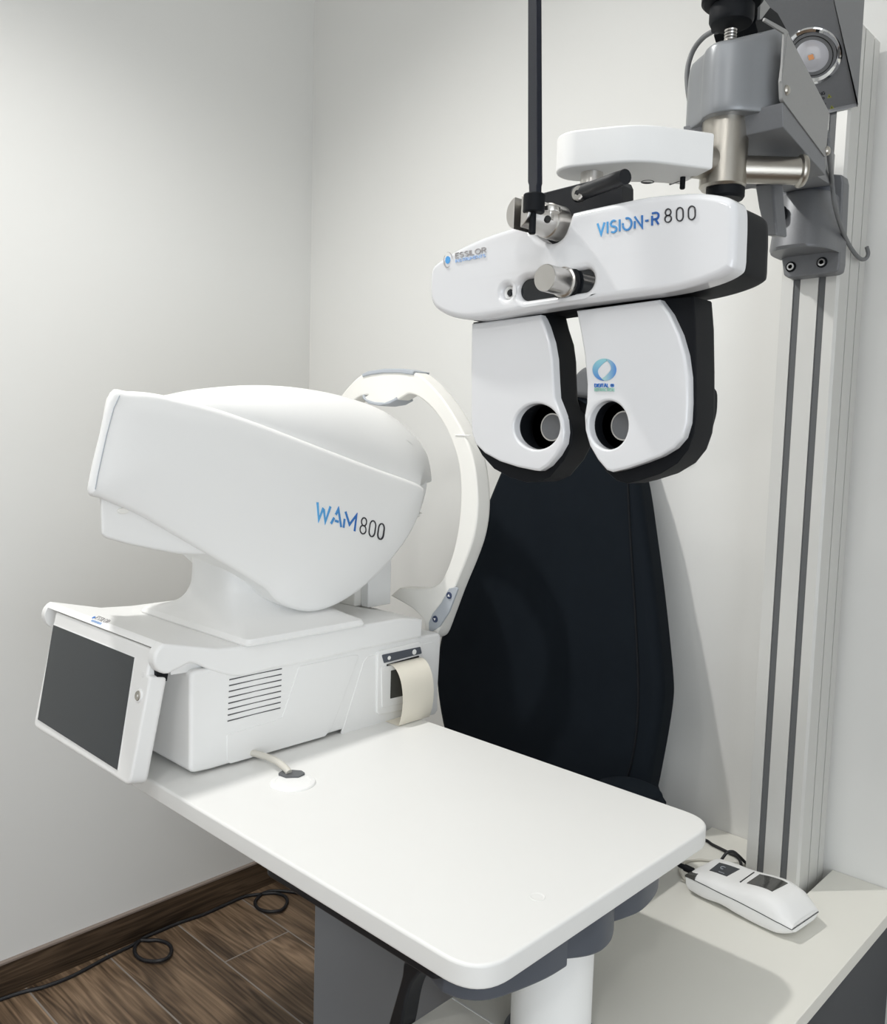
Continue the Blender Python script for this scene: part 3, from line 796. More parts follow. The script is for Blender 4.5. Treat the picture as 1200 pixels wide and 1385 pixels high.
# armrest pad, right of the table end
aa = K(892, 1075, y=1.16)
pad = [Vector((aa.x-.085, 1.09, aa.z+.018)), Vector((aa.x-.004, 1.09, aa.z+.018)), Vector((aa.x+.004, 1.20, aa.z+.018)), Vector((aa.x-.004, 1.36, aa.z+.018)), Vector((aa.x-.085, 1.36, aa.z+.018))]
ap = [(aa.x-.09, 1.125), (aa.x-.045, 1.118), (aa.x-.004, 1.13), (aa.x+.003, 1.155), (aa.x+.003, 1.30), (aa.x-.02, 1.36), (aa.x-.085, 1.36)]
am_ = [(800, 1066), (815, 1053), (835, 1049), (860, 1051), (884, 1060), (896, 1070), (899, 1080), (899, 1096), (890, 1104), (800, 1104)]
plate('armrest', cr([K(a, b, y=1.33) for a, b in am_], 4, True), -Y_, .20, 'navy', ch, bf=.006, bb=.006)
aa = K(860, 1090, y=1.30)
bm = add_tube(bmesh.new(), cr([Vector((aa.x-.03, 1.28, aa.z+.002)), Vector((aa.x-.035, 1.29, .67)), Vector((aa.x-.07, 1.30, .55))], 5), .016, 14); obj('armrest_support', bm, 'black', ch)

# ================================================================== aluminium column
co = thing('column', 'tall grooved aluminium profile column standing upright through the ivory cabinet top', 'column', (-.565, 1.485, 0))
x0, x1, y0, y1 = -.610, -.519, 1.43, 1.541
ztopc = K(1165, 22, y=1.43).z
def notch(a, b, axis, s):
    return (a, b)
g = .0065; dp = .006
fx = [x0+.0195, x0+.0195+.0115, x1-.0315, x1-.020]
ry = [y0+.042, y0+.0455, y0+.083, y0+.0865]
C = [(x0, y0), (fx[0], y0), (fx[0], y0+dp), (fx[1], y0+dp), (fx[1], y0), (fx[2], y0), (fx[2], y0+dp), (fx[3], y0+dp), (fx[3], y0), (x1-.004, y0), (x1, y0+.004)]
for a, b in ((ry[0], ry[1]), (ry[2], ry[3])): C += [(x1, a), (x1-.010, a), (x1-.010, b), (x1, b)]
C += [(x1, y1), (x0, y1)]
plate('profile', [Vector((a, b, ztopc)) for a, b in C], -Z_, ztopc, 'alu', co)
for a, b in ((fx[0], fx[1]), (fx[2], fx[3])):
    box('groove_strip', a+.0005, b-.0005, y0+.002, y0+dp+.002, .50, ztopc-.02, 'groove', co)
for a, b in ((ry[0], ry[1]), (ry[2], ry[3])):
    box('groove_strip', x1-.008, x1-.0025, a+.0003, b-.0003, .50, ztopc-.018, 'groove', co)

# ================================================================== clamp bracket on the column
YB = 1.36
br = thing('arm_bracket', 'grey cast bracket screwed to the column front below the arm', 'bracket', (-.56, 1.40, 1.6))
E = [(1062, 238), (1075, 232), (1139, 236), (1141, 246), (1136, 355), (1134, 366), (1128, 369), (1066, 376), (1060, 372), (1057, 350), (1056, 300)]
plate('back_plate', fillet([K(a, b, y=1.405) for a, b in E], .005, 4), Y_, .0245, 'grey', br, bf=.003)
# bulging socket block: half-round in plan, tapering to the foot plate
bm = bmesh.new(); rings = []
cxx = K(1085, 300, y=1.37).x
for zz, hw, fy in ((K(1080, 345, y=1.40).z, .036, 1.398), (K(1080, 334, y=1.33).z, .047, 1.330), (K(1080, 330, y=1.33).z, .048, 1.326), (K(1080, 290, y=1.33).z, .045, 1.334), (K(1080, 260, y=1.34).z, .041, 1.342), (K(1080, 256, y=1.34).z, .038, 1.346)):
    ring = [Vector((cxx+hw, 1.41, zz)), Vector((cxx-hw, 1.41, zz))]
    arcp = [Vector((cxx+hw*math.copysign(abs(math.cos(th))**.9, math.cos(th)), 1.41-(1.41-fy)*abs(math.sin(th))**.6, zz)) for th in [PI*k/24 for k in range(25)]]
    rings.append(arcp)
add_loft(bm, rings); obj('socket_block', bm, 'grey', br, 45)
bm = add_rev(bmesh.new(), Vector((cxx, 1.385, K(1080, 262, y=1.36).z-.004)), Z_, [(.036, 0), (.036, .012), (.034, .016), (.030, .018)], 40); obj('pivot_cap', bm, 'apron', br)
cyl('clamp_knob', K(1053, 291, y=1.335)+Vector((.006, .004, 0)), Vector((-.55, -.83, 0)), .013, .018, 'black', br, .002)
for a, b in ((1070, 361), (1112, 355), (1119, 249)):
    s_ = rev('screw', K(a, b, y=1.4048), -Y_, [(.0062, -.004), (.0062, .002), (.0056, .0032), (.0032, .0032), (.0032, .0012), (0, .0012)], 'chrome', br, 24)
    rev('washer', K(a, b, y=1.4048), -Y_, [(.0082, -.004), (.0082, .0010), (.0066, .0012)], 'black', s_, 24)
bd = [(1063, 317), (1083, 316), (1083, 319), (1064, 321)]
plate('badge', circ(K(1072, 319, y=1.335), X_, Z_, .009, 24, .0026), Y_, .01, 'steel2', br, bf=.0005)

# ================================================================== wall chart lamp on the column
lp = thing('overhead_lamp', 'grey wedge-shaped lamp housing with round chrome-ringed spotlight high on the column', 'lamp', (-.56, 1.40, 1.85))
lx0, lx1 = -.640, -.508
A1 = K(1161, 141, x=lx1); A0 = K(1128, 0, x=lx1); sl = (A0-A1)/ (A0-A1).length
A0 = A1 + sl*.215
yb_ = 1.4285
prof = [A1, A0, Vector((lx1, yb_, A0.z+.03)), Vector((lx1, yb_, A1.z-.004))]
if prof[3].y < A1.y+.004: prof[3].y = yb_
hs_ = plate('housing', prof, -X_, lx1-lx0, 'grey', lp, bf=.0008, bb=.0008, segs=2)
nl = X_.cross(sl).normalized()
if nl.y > 0: nl = -nl
def LP(a, b): return KP(a, b, A1, nl)
lc = LP(1098, 76)
rad = (LP(1139, 76)-lc).length*1.02
rev('chrome_ring', lc, nl, [(rad, -.004), (rad, .001), (rad*.97, .003), (rad*.88, .004), (rad*.74, -.002), (rad*.70, -.010)], 'chrome', lp, 56)
ln = rev('lens', lc, nl, [(rad*.69, -.008), (rad*.69, -.0045), (rad*.66, -.002), (rad*.5, .0012), (rad*.3, .0022), (0, .0026)], 'lens', lp, 48)
rev('lens_rim', lc, nl, [(rad*.71, -.008), (rad*.71, .0004), (rad*.685, .0008), (rad*.685, -.004)], 'dark', ln, 48)
bm = bmesh.new()
for k in range(1, 6): add_tube(bm, circ(lc+nl*(.0030-.0005*k), frame_for(nl)[0], frame_for(nl)[1], rad*.1*k+.001, 40)+[circ(lc+nl*(.0030-.0005*k), frame_for(nl)[0], frame_for(nl)[1], rad*.1*k+.001, 40)[0]], .00035, 6, False)
obj('lens_ripples', bm, 'pad', ln)
ul, vl, _ = frame_for(nl)
plate('light_chip', [lc+nl*.0032+ul*.0038*a+vl*.0038*b for a, b in ((-1, -1), (1, -1), (1, 1), (-1, 1))], -nl, .001, 'amber', ln)
rl = (LP(1160, 135)-LP(1120, 143)).normalized()
upl = nl.cross(rl); upl = upl if upl.z > 0 else -upl
bm = bmesh.new()
add_text(bm, 'NG', LP(1109, 129), rl, upl, .0048, .0011, gap=.2)
add_text(bm, 'ED', LP(1112, 134.5), rl, upl, .0030, .0008, gap=.2)
add_text(bm, 'E', LP(1117, 141), rl, upl, .0018, .0006, gap=.2)
me = bpy.data.meshes.new('lettering'); bm.to_mesh(me); bm.free(); link('lettering', me, 'ink', hs_)
for a, b in ((1122, 130.5), (1125.5, 145.5)):
    c = LP(a, b)
    wt = plate('warning_triangle', [c-rl*.0034-upl*.002+nl*.0004, c+rl*.0034-upl*.002+nl*.0004, c+upl*.0040+nl*.0004], -nl, .0012, 'yellow', hs_)
    plate('warning_mark', [c-rl*.0005-upl*.001+nl*.0008, c+rl*.0005-upl*.001+nl*.0008, c+rl*.0005+upl*.0018+nl*.0008, c-rl*.0005+upl*.0018+nl*.0008], -nl, .0012, 'ink', wt)
# grey lamp lead dropping from the arm to the column side
gl = [K(1110, 160, x=-.436), K(1119, 185, x=-.436), K(1122, 210, x=-.437), K(1125, 240, y=1.32), K(1129, 275, y=1.335), K(1137, 305, y=1.38), K(1147, 328, x=-.5125), K(1157, 343.5, x=-.512), K(1165, 350.5, x=-.511), K(1171.5, 349.5, x=-.510), K(1174.5, 343, x=-.508), K(1172.5, 334, x=-.509)]
tag(tube('lamp_cable', cr(gl, 6), .0032, 'gcable', None, 12), 'thin grey cable looping down beside the bracket and round the column edge', 'cable')

# ================================================================== swing arm
ar = thing('swing_arm', 'grey and steel swing arm with white beam holding the vision tester from the column', 'support arm', (-.475, .94, 1.6))
PC = K(980, 200, y=.94); px_, py_ = PC.x, PC.y
AD = Vector((.5, .866, 0)); AP = Vector((.866, -.5, 0))
zt0, zt1 = K(980, 256, y=.94).z, K(980, 140, y=.94).z
rev('post_tube', (px_, py_, zt0), Z_, [(.023, 0), (.0255, .003), (.0255, zt1-zt0)], 'steel', ar, 56)
rev('collar', (px_+.004, py_, zt0-.012), Z_, [(.019, 0), (.021, .003), (.021, .012)], 'black', ar, 40)
# clamp hub and cross tube
hubz = K(958, 222, y=.93).z
c0 = Vector((px_, py_, hubz))
rev('hub', c0-AD*.041, AD, [(.0185, 0), (.019, .002), (.019, .03)], 'steel', ar, 40)
cz = K(1040, 232, y=.98).z
dX = Vector((.72, .69, 0)).normalized()
rev('cross_tube', Vector((px_, py_, cz))+dX*.015, dX, [(.0148, 0), (.0148, .068), (.0175, .070), (.0178, .0715), (.0178, .0735), (.0165, .076)], 'steel', ar, 44)
wl = [K(948, 247, y=.92)+Vector((0, 0, 0)), K(962, 247, y=.94), K(962, 262, y=.94), K(948, 262, y=.92)]
# white beam
bz0, bz1 = K(900, 232, y=.87).z, K(900, 183, y=.87).z
Mp = K(789, 240, y=.80); Mp = Vector((Mp.x, Mp.y, bz1))
endc = Vector((px_, py_, bz1))-AD*.034
bdir = AD.copy(); bper = AP.copy(); h1 = .031
n1 = endc+bper*h1; f1 = endc-bper*h1
def on_line(px, P, D):
    lo_, hi_ = -1., 1.
    for _ in range(60):
        m_ = (lo_+hi_)/2; q = P+D*m_-CAM; v = 600+F*q.dot(RT)/q.dot(_fw)
        if v < px: lo_ = m_
        else: hi_ = m_
    return P+D*lo_
n2 = on_line(868, n1, bdir)
wd_ = Vector((-.93, -.36, 0)).normalized()
n3 = on_line(782, n2, -wd_)
wn = Vector((wd_.y, -wd_.x, 0)); wn = wn if wn.dot(bper) < 0 else -wn
rb_ = .030; ce = n3+wn*rb_
nn_ = [n2+bdir*(-.05)*0 for _ in (0,)]; bend = [(n2-bdir*-.03)*(1-s)**2+n2*2*s*(1-s)+(n2+wd_*.03)*s*s for s in [k/10 for k in range(11)]]
bo_ = [n1]+bend+[ce-wn*rb_*math.cos(t)+wd_*rb_*math.sin(t) for t in [PI*k/20 for k in range(21)]]
bo_ += [f1-bdir*.03-bper*.004, f1]
Mp = Vector((ce.x, ce.y, bz1))-wd_*.010
bm_ = plate('beam', bo_, -Z_, bz1-bz0, 'satin', ar, bf=.003, bb=.003)
hh = K(876, 246, z=bz0)
rev('bolt_hole', Vector((hh.x, hh.y, bz0+.0005)), -Z_, [(.0075, -.004), (.0075, .0008), (.006, .0008), (.006, -.001), (0, -.001)], 'slot', bm_, 28)
q0 = K(906, 250, z=bz0); q1 = K(919, 245, z=bz0); qd = (q1-q0).normalized(); qn = Vector((-qd.y, qd.x, 0))
plate('slit', [q0-qn*.0008-Z_*.0004, q1-qn*.0008-Z_*.0004, q1+qn*.0008-Z_*.0004, q0+qn*.0008-Z_*.0004], Z_, .002, 'slot', bm_)
rev('swivel_pin', Vector((Mp.x, Mp.y, bz0-.016)), Z_, [(.0125, 0), (.0125, .018)], 'steel2', ar, 36)
cyl('cable_stub', K(923, 256, y=.90), Z_, .003, .014, 'black', ar)
# silver head: half-round shell round the post, boxy behind
zs0, zs1 = K(980, 152, y=.91).z, K(975, 57, y=.91).z
sx = [(-.034, .0), (-.034, -.014), (-.029, -.027), (-.017, -.035), (-.002, -.038), (.014, -.036), (.032, -.033), (.042, -.029), (.049, -.022), (.051, -.008), (.051, .045), (-.034, .045)]
# local axes of the head: across = image-right, deep = away
ac = Vector((.74, .67, 0)).normalized(); de = Vector((-.67, .74, 0)).normalized()
Cs = Vector((px_, py_, 0))+ac*.004
bm = bmesh.new(); rings = []
def sring(z, k, drop=0): return [Cs+ac*(a*k)+de*(b*k+.0)+Z_*(z-(drop*max(0, a+.0)/.064 if drop else 0)) for a, b in pts_s]
pts2 = cr([Vector((a, b, 0)) for a, b in sx], 5, True); pts_s = [(p.x, p.y) for p in pts2]
for z, k, d in ((zs0+.000, .93, 0), (zs0+.0015, .97, 0), (zs0+.005, .99, 0), (zs0+.012, 1., 0), (zs0+.05, 1., .0), (zs1-.014, .99, -.018), (zs1-.006, .97, -.020), (zs1-.002, .94, -.021), (zs1, .88, -.022)):
    rings.append(sring(z, k, d))
add_loft(bm, rings); obj('head_cover', bm, 'silver', ar, 50)
plate('head_core', [Cs+ac*.049+de*b_+Z_*z_ for b_, z_ in ((-.006, zs0+.004), (.05, zs0+.004), (.05, zs1+.016), (-.006, zs1+.016))], ac, .010, 'black', ar)
# threaded adjuster and black knob on top
kb_ = Vector((px_, py_, zs1-.012))
bm = add_rev(bmesh.new(), kb_, Z_, [(.0062, 0)]+[(.0062+(.0007 if k % 2 else 0), .002+.0016*k) for k in range(22)], 24); obj('threaded_rod', bm, 'steel2', ar, 20)
zk = K(983, 38, y=.94).z
rev('adjust_knob', (px_, py_, zk), Z_, [(.012, 0), (.022, .002), (.024, .006), (.024, .020), (.022, .022), (.030, .023), (.033, .026), (.033, .040), (.031, .043), (.010, .045)], 'black', ar, 48)
# side cheek and underside of the parallelogram arm, running back to the bracket
XA = -.408
ck = [(1066, 44), (1122, 152), (1117, 213), (1059, 135), (1058, 110)]
ckp = [K(a, b, x=XA) for a, b in ck]
plate('cheek_plate', fillet(ckp, [.002, .003, .003, .004, .004], 3), -X_, .004, 'grey2', ar)
lo = [(1058, 137), (1116, 215), (1117, 238), (1080, 246), (1048, 200), (1040, 178), (1058, 171)]
c2_ = [K(a, b, x=XA-.001) for a, b in ((1058.5, 137), (1116.5, 214.5), (1117.5, 238), (1060, 172))]
plate('lower_cover', fillet(c2_, .002, 3), -X_, .115, 'grey', ar, bf=.001)
pa = K(1059, 137, x=XA-.006); pb = K(1066, 46, x=XA-.006)
uc = [K(a, b, x=XA-.020) for a, b in ((1070, 60), (1117, 155), (1112, 205), (1062, 140), (1060, 112))]
plate('inner_link', uc, -X_, .09, 'black', ar)
ed = [K(a, b, x=XA-.0005) for a, b in ((1058, 112), (1066, 43.5), (1062, 40), (1053, 110))]
bm = bmesh.new(); add_plate(bm, [K(a, b, x=XA-.0005) for a, b in ((1067, 44), (1064, 40), (1035, 24), (1034, 28), (1061, 45), (1057, 110), (1060, 110))], -X_, .002); obj('cheek_flange', bm, 'grey2', ar)
for a, b in ((1064, 122), (1119, 204)):
    rev('rivet', K(a, b, x=XA), X_, [(.0052, -.001), (.0052, .0008), (.004, .0026), (.002, .0032), (0, .0033)], 'steel', ar, 24)
up_ = [K(a, b, x=XA-.055) for a, b in ((1029, 0), (1052, 18), (1075, 60), (1030, 62), (1022, 30))]
plate('upper_link', up_, -X_, .05, 'black', ar)
rp = [K(a, b, x=XA-.052) for a, b in ((1029, -6), (1036, 2), (1042, 10), (1030, 26), (1028, 26))]
plate('upper_cheek', rp, -X_, .003, 'grey2', ar)
# rear stem from the arm down into the bracket
pz = K(1080, 262, y=1.36).z
endp = K(1085, 232, x=-.50)
bm = add_tube(bmesh.new(), [Vector((cxx, 1.385, pz-.004)), Vector((cxx, 1.385, pz+.05))], .022, 28); obj('pivot_stem', bm, 'apron', ar)
rear = [Vector((XA-.01, ckp[1].y-.01, ckp[1].z-.004)), Vector((XA-.01, ckp[2].y-.012, ckp[2].z-.012)), Vector((cxx+.03, 1.39, pz+.016)), Vector((cxx+.03, 1.39, pz+.055))]
bm = bmesh.new()
fa = [Vector((XA-.008, ckp[1].y-.03, ckp[1].z-.004)), Vector((XA-.105, ckp[1].y-.03, ckp[1].z-.004)), Vector((XA-.105, ckp[1].y-.03, ckp[2].z-.02)), Vector((XA-.008, ckp[1].y-.03, ckp[2].z-.02))]
fb = [Vector((cxx+.032, 1.40, pz+.06)), Vector((cxx-.032, 1.40, pz+.06)), Vector((cxx-.032, 1.40, pz+.014)), Vector((cxx+.032, 1.40, pz+.014))]
add_loft(bm, [fa, fb]); obj('rear_arm', bm, 'grey', ar)
# grey flap hanging under the cross tube
fl_ = [(1015, 247), (1046, 247), (1048, 270), (1054, 316), (1053, 319), (1034, 318), (1022, 280)]
plate('lever', fillet([K(a, b, y=1.04) for a, b in fl_], .003, 3), Vector((.3, 1, 0)), .02, 'grey', ar, bf=.003, bb=.003)
kn_ = [(1018, 192), (1032, 196), (1030, 212), (1015, 212)]
cyl('lock_knob', K(1022, 203, y=1.0), Vector((.5, -.86, 0)), .009, .012, 'black', ar, .002)
# cable running up the left of the head
cbp = [K(943, 186, y=.97), K(938, 160, y=.97), K(931, 125, y=.97), K(930, 95, y=.97), K(937, 70, y=.97), K(950, 52, y=.96), K(965, 42, y=.95)]
tag(tube('arm_cable', cr(cbp, 6), .0030, 'gcable', None, 12), 'thin grey cable arching round the left side of the silver arm head', 'cable')

# ================================================================== vision tester (phoropter)
YF = .72
ph = thing('vision_tester', 'white and black vision tester hanging over the table with two lens heads', 'eye test machine', (-.52, .77, 1.5))
TL = .040
ex = Vector((math.cos(TL), 0, math.sin(TL))); ez = Vector((-math.sin(TL), 0, math.cos(TL)))
HO = [(580, 384), (582, 364), (591, 353), (620, 335), (655, 319), (690, 307.5), (712, 301), (722, 318), (735, 327), (748, 327.5), (760, 319), (767, 303), (772, 289), (780, 285), (830, 274), (875, 265), (915, 261), (945, 260), (972, 263), (987, 268), (993.5, 277), (994.5, 300), (993.5, 330), (992, 356), (986, 366), (965, 377), (930, 388), (890, 396), (830, 404), (760, 413.5), (700, 423), (655, 430.5), (632, 432), (608, 428), (590, 419), (583, 410), (580, 398)]
HOp = [K(a, b, y=YF) for a, b in HO]
st = [K(a, b, y=YF) for a, b in ((711.5, 376.5), (788.5, 364.5))]; sb_ = [K(a, b, y=YF) for a, b in ((711.5, 406), (788.5, 393.5))]
c1_, c2c = (st[0]+sb_[0])/2, (st[1]+sb_[1])/2; rs = (st[0]-sb_[0]).length/2
du = (c2c-c1_).normalized(); dw = Y_.cross(du)
stad = [c1_+du*rs*math.cos(t)+dw*rs*math.sin(t) for t in [PI/2+PI*k/14 for k in range(15)]]+[c2c+du*rs*math.cos(t)+dw*rs*math.sin(t) for t in [-PI/2+PI*k/14 for k in range(15)]]
ey = K(684.5, 395, y=YF)
eyh = circ(ey, X_, Z_, .0068, 24)
fc = plate('front_cover', cr(HOp, 3, True), Y_, .024, 'gloss', ph, bf=.007, holes=[stad, eyh], segs=5, sharp=40)
HB = [p.copy() for p in HOp]
cc = sum(HB, Vector())/len(HB)
ksel = [k for k in range(len(HO)) if not (7 <= k <= 11)]
HBk = [cc+(HB[k]-cc)*.975+Y_*.022 for k in ksel]
# the rear of the body swells out to the right end
plate('rear_body', cr(HBk, 3, True), Y_, .078, 'black', ph, bf=.002, bb=.028, segs=6, sharp=45)
plate('window', [p+Y_*.006 for p in stad], Y_, .01, 'glass', fc)
rev('eyelet', ey+Y_*.0065, -Y_, [(.0067, -.002), (.0067, .001), (.004, -.0005), (.0035, -.002), (0, -.002)], 'white', fc, 28)
rev('eyelet_lens', ey+Y_*.006+X_*.0008, -Y_, [(.0038, 0), (.0030, .0012), (0, .0016)], 'glass', fc, 24)
kk = K(763, 382, y=YF)
rev('level_knob', kk+Y_*.006, Vector((0, -1, 0)), [(.0150, 0), (.0150, .008), (.0132, .009), (.0132, .037), (.0126, .038), (0, .038)], 'steel2', ph, 44)
rev('knob_ring', kk+Y_*.0058, Vector((0, -1, 0)), [(.0175, 0), (.0175, .003), (.0145, .004)], 'black', ph, 44)
# lettering
def on_front(a, b, dy=.0006): return K(a, b, y=YF-dy)
A = on_front(808.5, 318); B = on_front(891, 303.5); r_ = (B-A).normalized(); u_ = Y_.cross(r_); u_ = u_ if u_.z > 0 else -u_
u_ = (u_*.985+r_*-.05).normalized(); h_ = (on_front(808, 303)-on_front(810, 318)).length
bm = bmesh.new(); L0 = add_text(bm, 'VISIon-r', A, r_, u_, h_, .0017, gap=.32); me = bpy.data.meshes.new('lettering'); bm.to_mesh(me); bm.free()
squeeze(me, A, r_, (B-A).length/(L0-.32*h_)); link('lettering', me, 'grad_x', fc)
A = on_front(899.5, 301); B = on_front(941, 296.5)
bm = bmesh.new(); L0 = add_text(bm, '800', A, (B-A).normalized(), u_, h_*1.08, .0010, gap=.44); me = bpy.data.meshes.new('lettering'); bm.to_mesh(me); bm.free()
squeeze(me, A, (B-A).normalized(), (B-A).length/(L0-.44*h_)); link('lettering', me, 'ink', fc)
A = on_front(616.5, 349); B = on_front(657, 341); r2 = (B-A).normalized()
bm = bmesh.new(); h2_ = (on_front(616, 342.5)-on_front(616, 349)).length; L0 = add_text(bm, 'ESSILOR', A, r2, u_, h2_, .0007, gap=.24); me = bpy.data.meshes.new('lettering'); bm.to_mesh(me); bm.free()
squeeze(me, A, r2, (B-A).length/(L0-.24*h2_)); link('lettering', me, 'greyprint', fc)
A = on_front(616.5, 355); B = on_front(656.5, 346.5)
bm = bmesh.new(); h2_ = (on_front(616, 351.3)-on_front(616, 355)).length; L0 = add_text(bm, 'INSTRUMENTS', A, r2, u_, h2_, .0005, gap=.26); me = bpy.data.meshes.new('lettering'); bm.to_mesh(me); bm.free()
squeeze(me, A, r2, (B-A).length/(L0-.26*h2_)); link('lettering', me, 'paleblue', fc)
ec = on_front(605.5, 351.5)
bm = add_plate(bmesh.new(), circ(ec, r2, u_, .0036, 28, .0042), Y_, .0008); obj('emblem_dot', bm, 'skyblue', fc)
bm = bmesh.new()
for a0, a1, rr in ((200, 300, .0072), (0, 95, .0078), (120, 260, .0064)):
    pth = [ec+r2*rr*.9*math.cos(math.radians(a0+(a1-a0)*k/14))+u_*rr*1.1*math.sin(math.radians(a0+(a1-a0)*k/14)) for k in range(15)]
    add_tube(bm, pth, [.0001+.0004*math.sin(PI*k/14) for k in range(15)], 6)
obj('emblem_rings', bm, 'greyprint', fc)
# lens heads --------------------------------------------------------------
YH = .738
def lens_head(front, blk, hole_c, hole_r, inner_dx, logo=False):
    hp = [K(a, b, y=YH) for a, b in front]
    hc_ = K(*hole_c, y=YH)
    hl = [K(hole_c[0]+hole_r[0]*math.cos(2*PI*k/44), hole_c[1]+hole_r[1]*math.sin(2*PI*k/44), y=YH) for k in range(44)]
    hd = plate('lens_head', hp, Y_, .012, 'gloss', ph, bf=.0028, holes=[hl], segs=4, sharp=40)
    b_ = [K(a, b, y=YH+.011) for a, b in blk]
    # black body with an open lens well
    w0 = [hc_+(p-hc_)*.97+Y_*.011 for p in hl]
    plate('head_body', b_, Y_, .044, 'black', hd, bf=.001, bb=.010, holes=[w0], segs=4, sharp=40)
    lc_ = hc_+Vector((inner_dx, .024, 0))
    rev('lens_well', lc_, Y_, [(.0275, 0), (.0275, .002), (.0275, .0085), (.0140, .0085), (.0138, 0), (.0275, 0)], 'glass', hd, 44)
    rev('lens_barrel', lc_, Y_, [(.0150, -.0012), (.0138, -.0012), (.0132, .007), (.0122, .0075), (.0118, .014), (.0108, .0145), (.0104, .0262), (.0150, .0262)], 'grey', hd, 44)
    for q, r_q in ((-.0012, .0143), (.0071, .0127), (.0141, .0113)):
        rev('lens_ring', lc_+Y_*q, -Y_, [(r_q+.0007, -.0004), (r_q+.0006, .0008), (r_q-.0006, .0008), (r_q-.0008, -.0006)], 'steel2', hd, 44)
    rev('lens_glass', lc_+Y_*.0235, -Y_, [(.0114, 0), (.009, .0010), (.005, .0018), (0, .0022)], 'lens', hd, 32)
    return hd, hc_
fl = [(637.5, 437.5), (729.5, 425.5), (736, 440), (743, 462), (747, 485), (748.5, 515), (750, 538), (756, 553), (761.5, 568), (763, 585), (761, 600), (752, 616), (740, 630), (729, 637), (722, 636.5), (700, 632), (675, 624), (655, 613), (643, 601), (637.5, 585), (636.5, 560), (636.5, 500)]
fl = [K(a, b, y=YH) for a, b in fl]
def P2(L, y): return [K(a, b, y=y) for a, b in L]
FL = [(637.5, 437.5), (729.5, 425.5), (736, 440), (743, 462), (747, 485), (748.5, 515), (750, 538), (756, 553), (761.5, 568), (763, 585), (761, 600), (752, 616), (740, 630), (729, 637), (722, 636.5), (700, 632), (675, 624), (655, 613), (643, 601), (637.5, 585), (636.5, 560), (636.5, 500)]
BLK = [(640, 436), (738, 423), (742, 440), (749, 462), (752, 485), (753, 515), (754, 538), (758, 551), (770, 566), (775, 582), (773, 602), (763, 622), (744, 645), (728, 652), (712, 652.5), (690, 646), (668, 634), (652, 616), (645, 603), (641, 585), (640, 560), (640, 500)]
hdL, hcL = lens_head(FL, BLK, (725.5, 577), (31, 31), .004)
FR = [(779, 420), (891, 405), (905, 424), (918, 452), (926, 480), (930, 510), (930.5, 545), (929, 572), (923, 592), (911, 606), (893, 617), (870, 626), (846, 634), (828, 638.5), (820, 636), (808, 622), (797, 603), (791, 582), (790, 562), (793, 545), (793.5, 520), (790, 480), (785, 450)]
BRK = [(783, 420), (905, 403), (938, 401), (941, 440), (942, 500), (942, 560), (939, 585), (931, 608), (916, 627), (893, 641), (865, 650), (848, 654), (834, 650), (820, 638), (808, 620), (800, 603), (795, 582), (794, 562), (796, 545), (796, 520), (793, 480), (788, 450)]
hdR, hcR = lens_head(FR, BRK, (822.5, 575), (26.5, 33), .004)
# pale eye shell on the patient side of the left head
es = [(752, 540), (764, 546), (775, 560), (779, 578), (776, 598), (764, 620), (744, 640), (722, 648), (700, 600), (720, 560)]
plate('eye_shell', cr([K(a, b, y=YH+.050) for a, b in es], 4, True), Y_, .016, 'gloss', hdL, bf=.004, bb=.004)
es = [(930, 520), (958, 524), (962, 545), (958, 570), (946, 590), (900, 560)]
plate('eye_shell', cr([K(a, b, y=YH+.046) for a, b in es], 4, True), Y_, .016, 'black', hdR, bf=.004, bb=.004)
# ring logo and its two lines of lettering
lg = K(817.5, 500, y=YH-.0006)
for a0, mt in ((75, 'ring_a'), (255, 'ring_b')):
    vi, vo = [], []
    for k in range(31):
        s_ = k/30; t = math.radians(a0+196*s_)
        th_ = 10.8*math.sin(PI*min(1, .04+s_*.96))**.75*(1.1-.45*s_)
        c_, n_ = math.cos(t), math.sin(t)
        vo.append(K(817.5+16*c_, 500-15*n_, y=YH-.0006)); vi.append(K(817.5+(16-th_*.8)*c_, 500-(15-th_)*n_, y=YH-.0006))
    obj('logo_arc', add_plate(bmesh.new(), vo+vi[::-1], Y_, .0009), mt, hdR)
A = K(804.5, 523.5, y=YH-.0006); B = K(831, 523.5, y=YH-.0006); r3 = (B-A).normalized()
for s, a, hpx, mt in (('DIGITAL ~', (804.5, 523.5), 4.6, 'blue'), ('REFRACTION', (804.5, 529), 4.2, 'green')):
    A = K(*a, y=YH-.0006); h_ = hpx/1177*.84
    bm = bmesh.new(); L0 = add_text(bm, s, A, r3, ez, h_, .0005, gap=.2); me = bpy.data.meshes.new('lettering'); bm.to_mesh(me); bm.free()
    squeeze(me, A, r3, (B-A).length/L0); link('lettering', me, mt, hdR)
# suspension: black plate behind the cover, handle, rod clamp
sp_ = [(729, 262), (813, 240.5), (838, 243), (841, 250), (841, 285), (800, 300), (754, 306), (731, 300)]
plate('mount_plate', fillet([K(a, b, y=.765) for a, b in sp_], .002, 3), Y_, .022, 'black2', ph, bf=.001)
h0 = K(784, 262, y=.738); h1_ = K(843, 240, y=.715)
bm = add_tube(bmesh.new(), cr([h0-(h1_-h0)*.06, h0, h0.lerp(h1_, .5), h1_, h1_+(h1_-h0)*.04], 3), [.005]+[.0078]*3+[.0074]*5+[.0070]*3+[.004], 18)
hnd = obj('clamp_handle', bm, 'black2', ph, 50)
rev('screw', K(784, 262, y=.733), -Y_, [(.0072, -.004), (.0072, .003), (.0062, .0045), (.0028, .0045), (.0028, .003), (0, .003)], 'steel2', hnd, 28)
cl0 = K(757, 303, y=.735)
ca_ = Vector((-.12, -1, .02)).normalized()
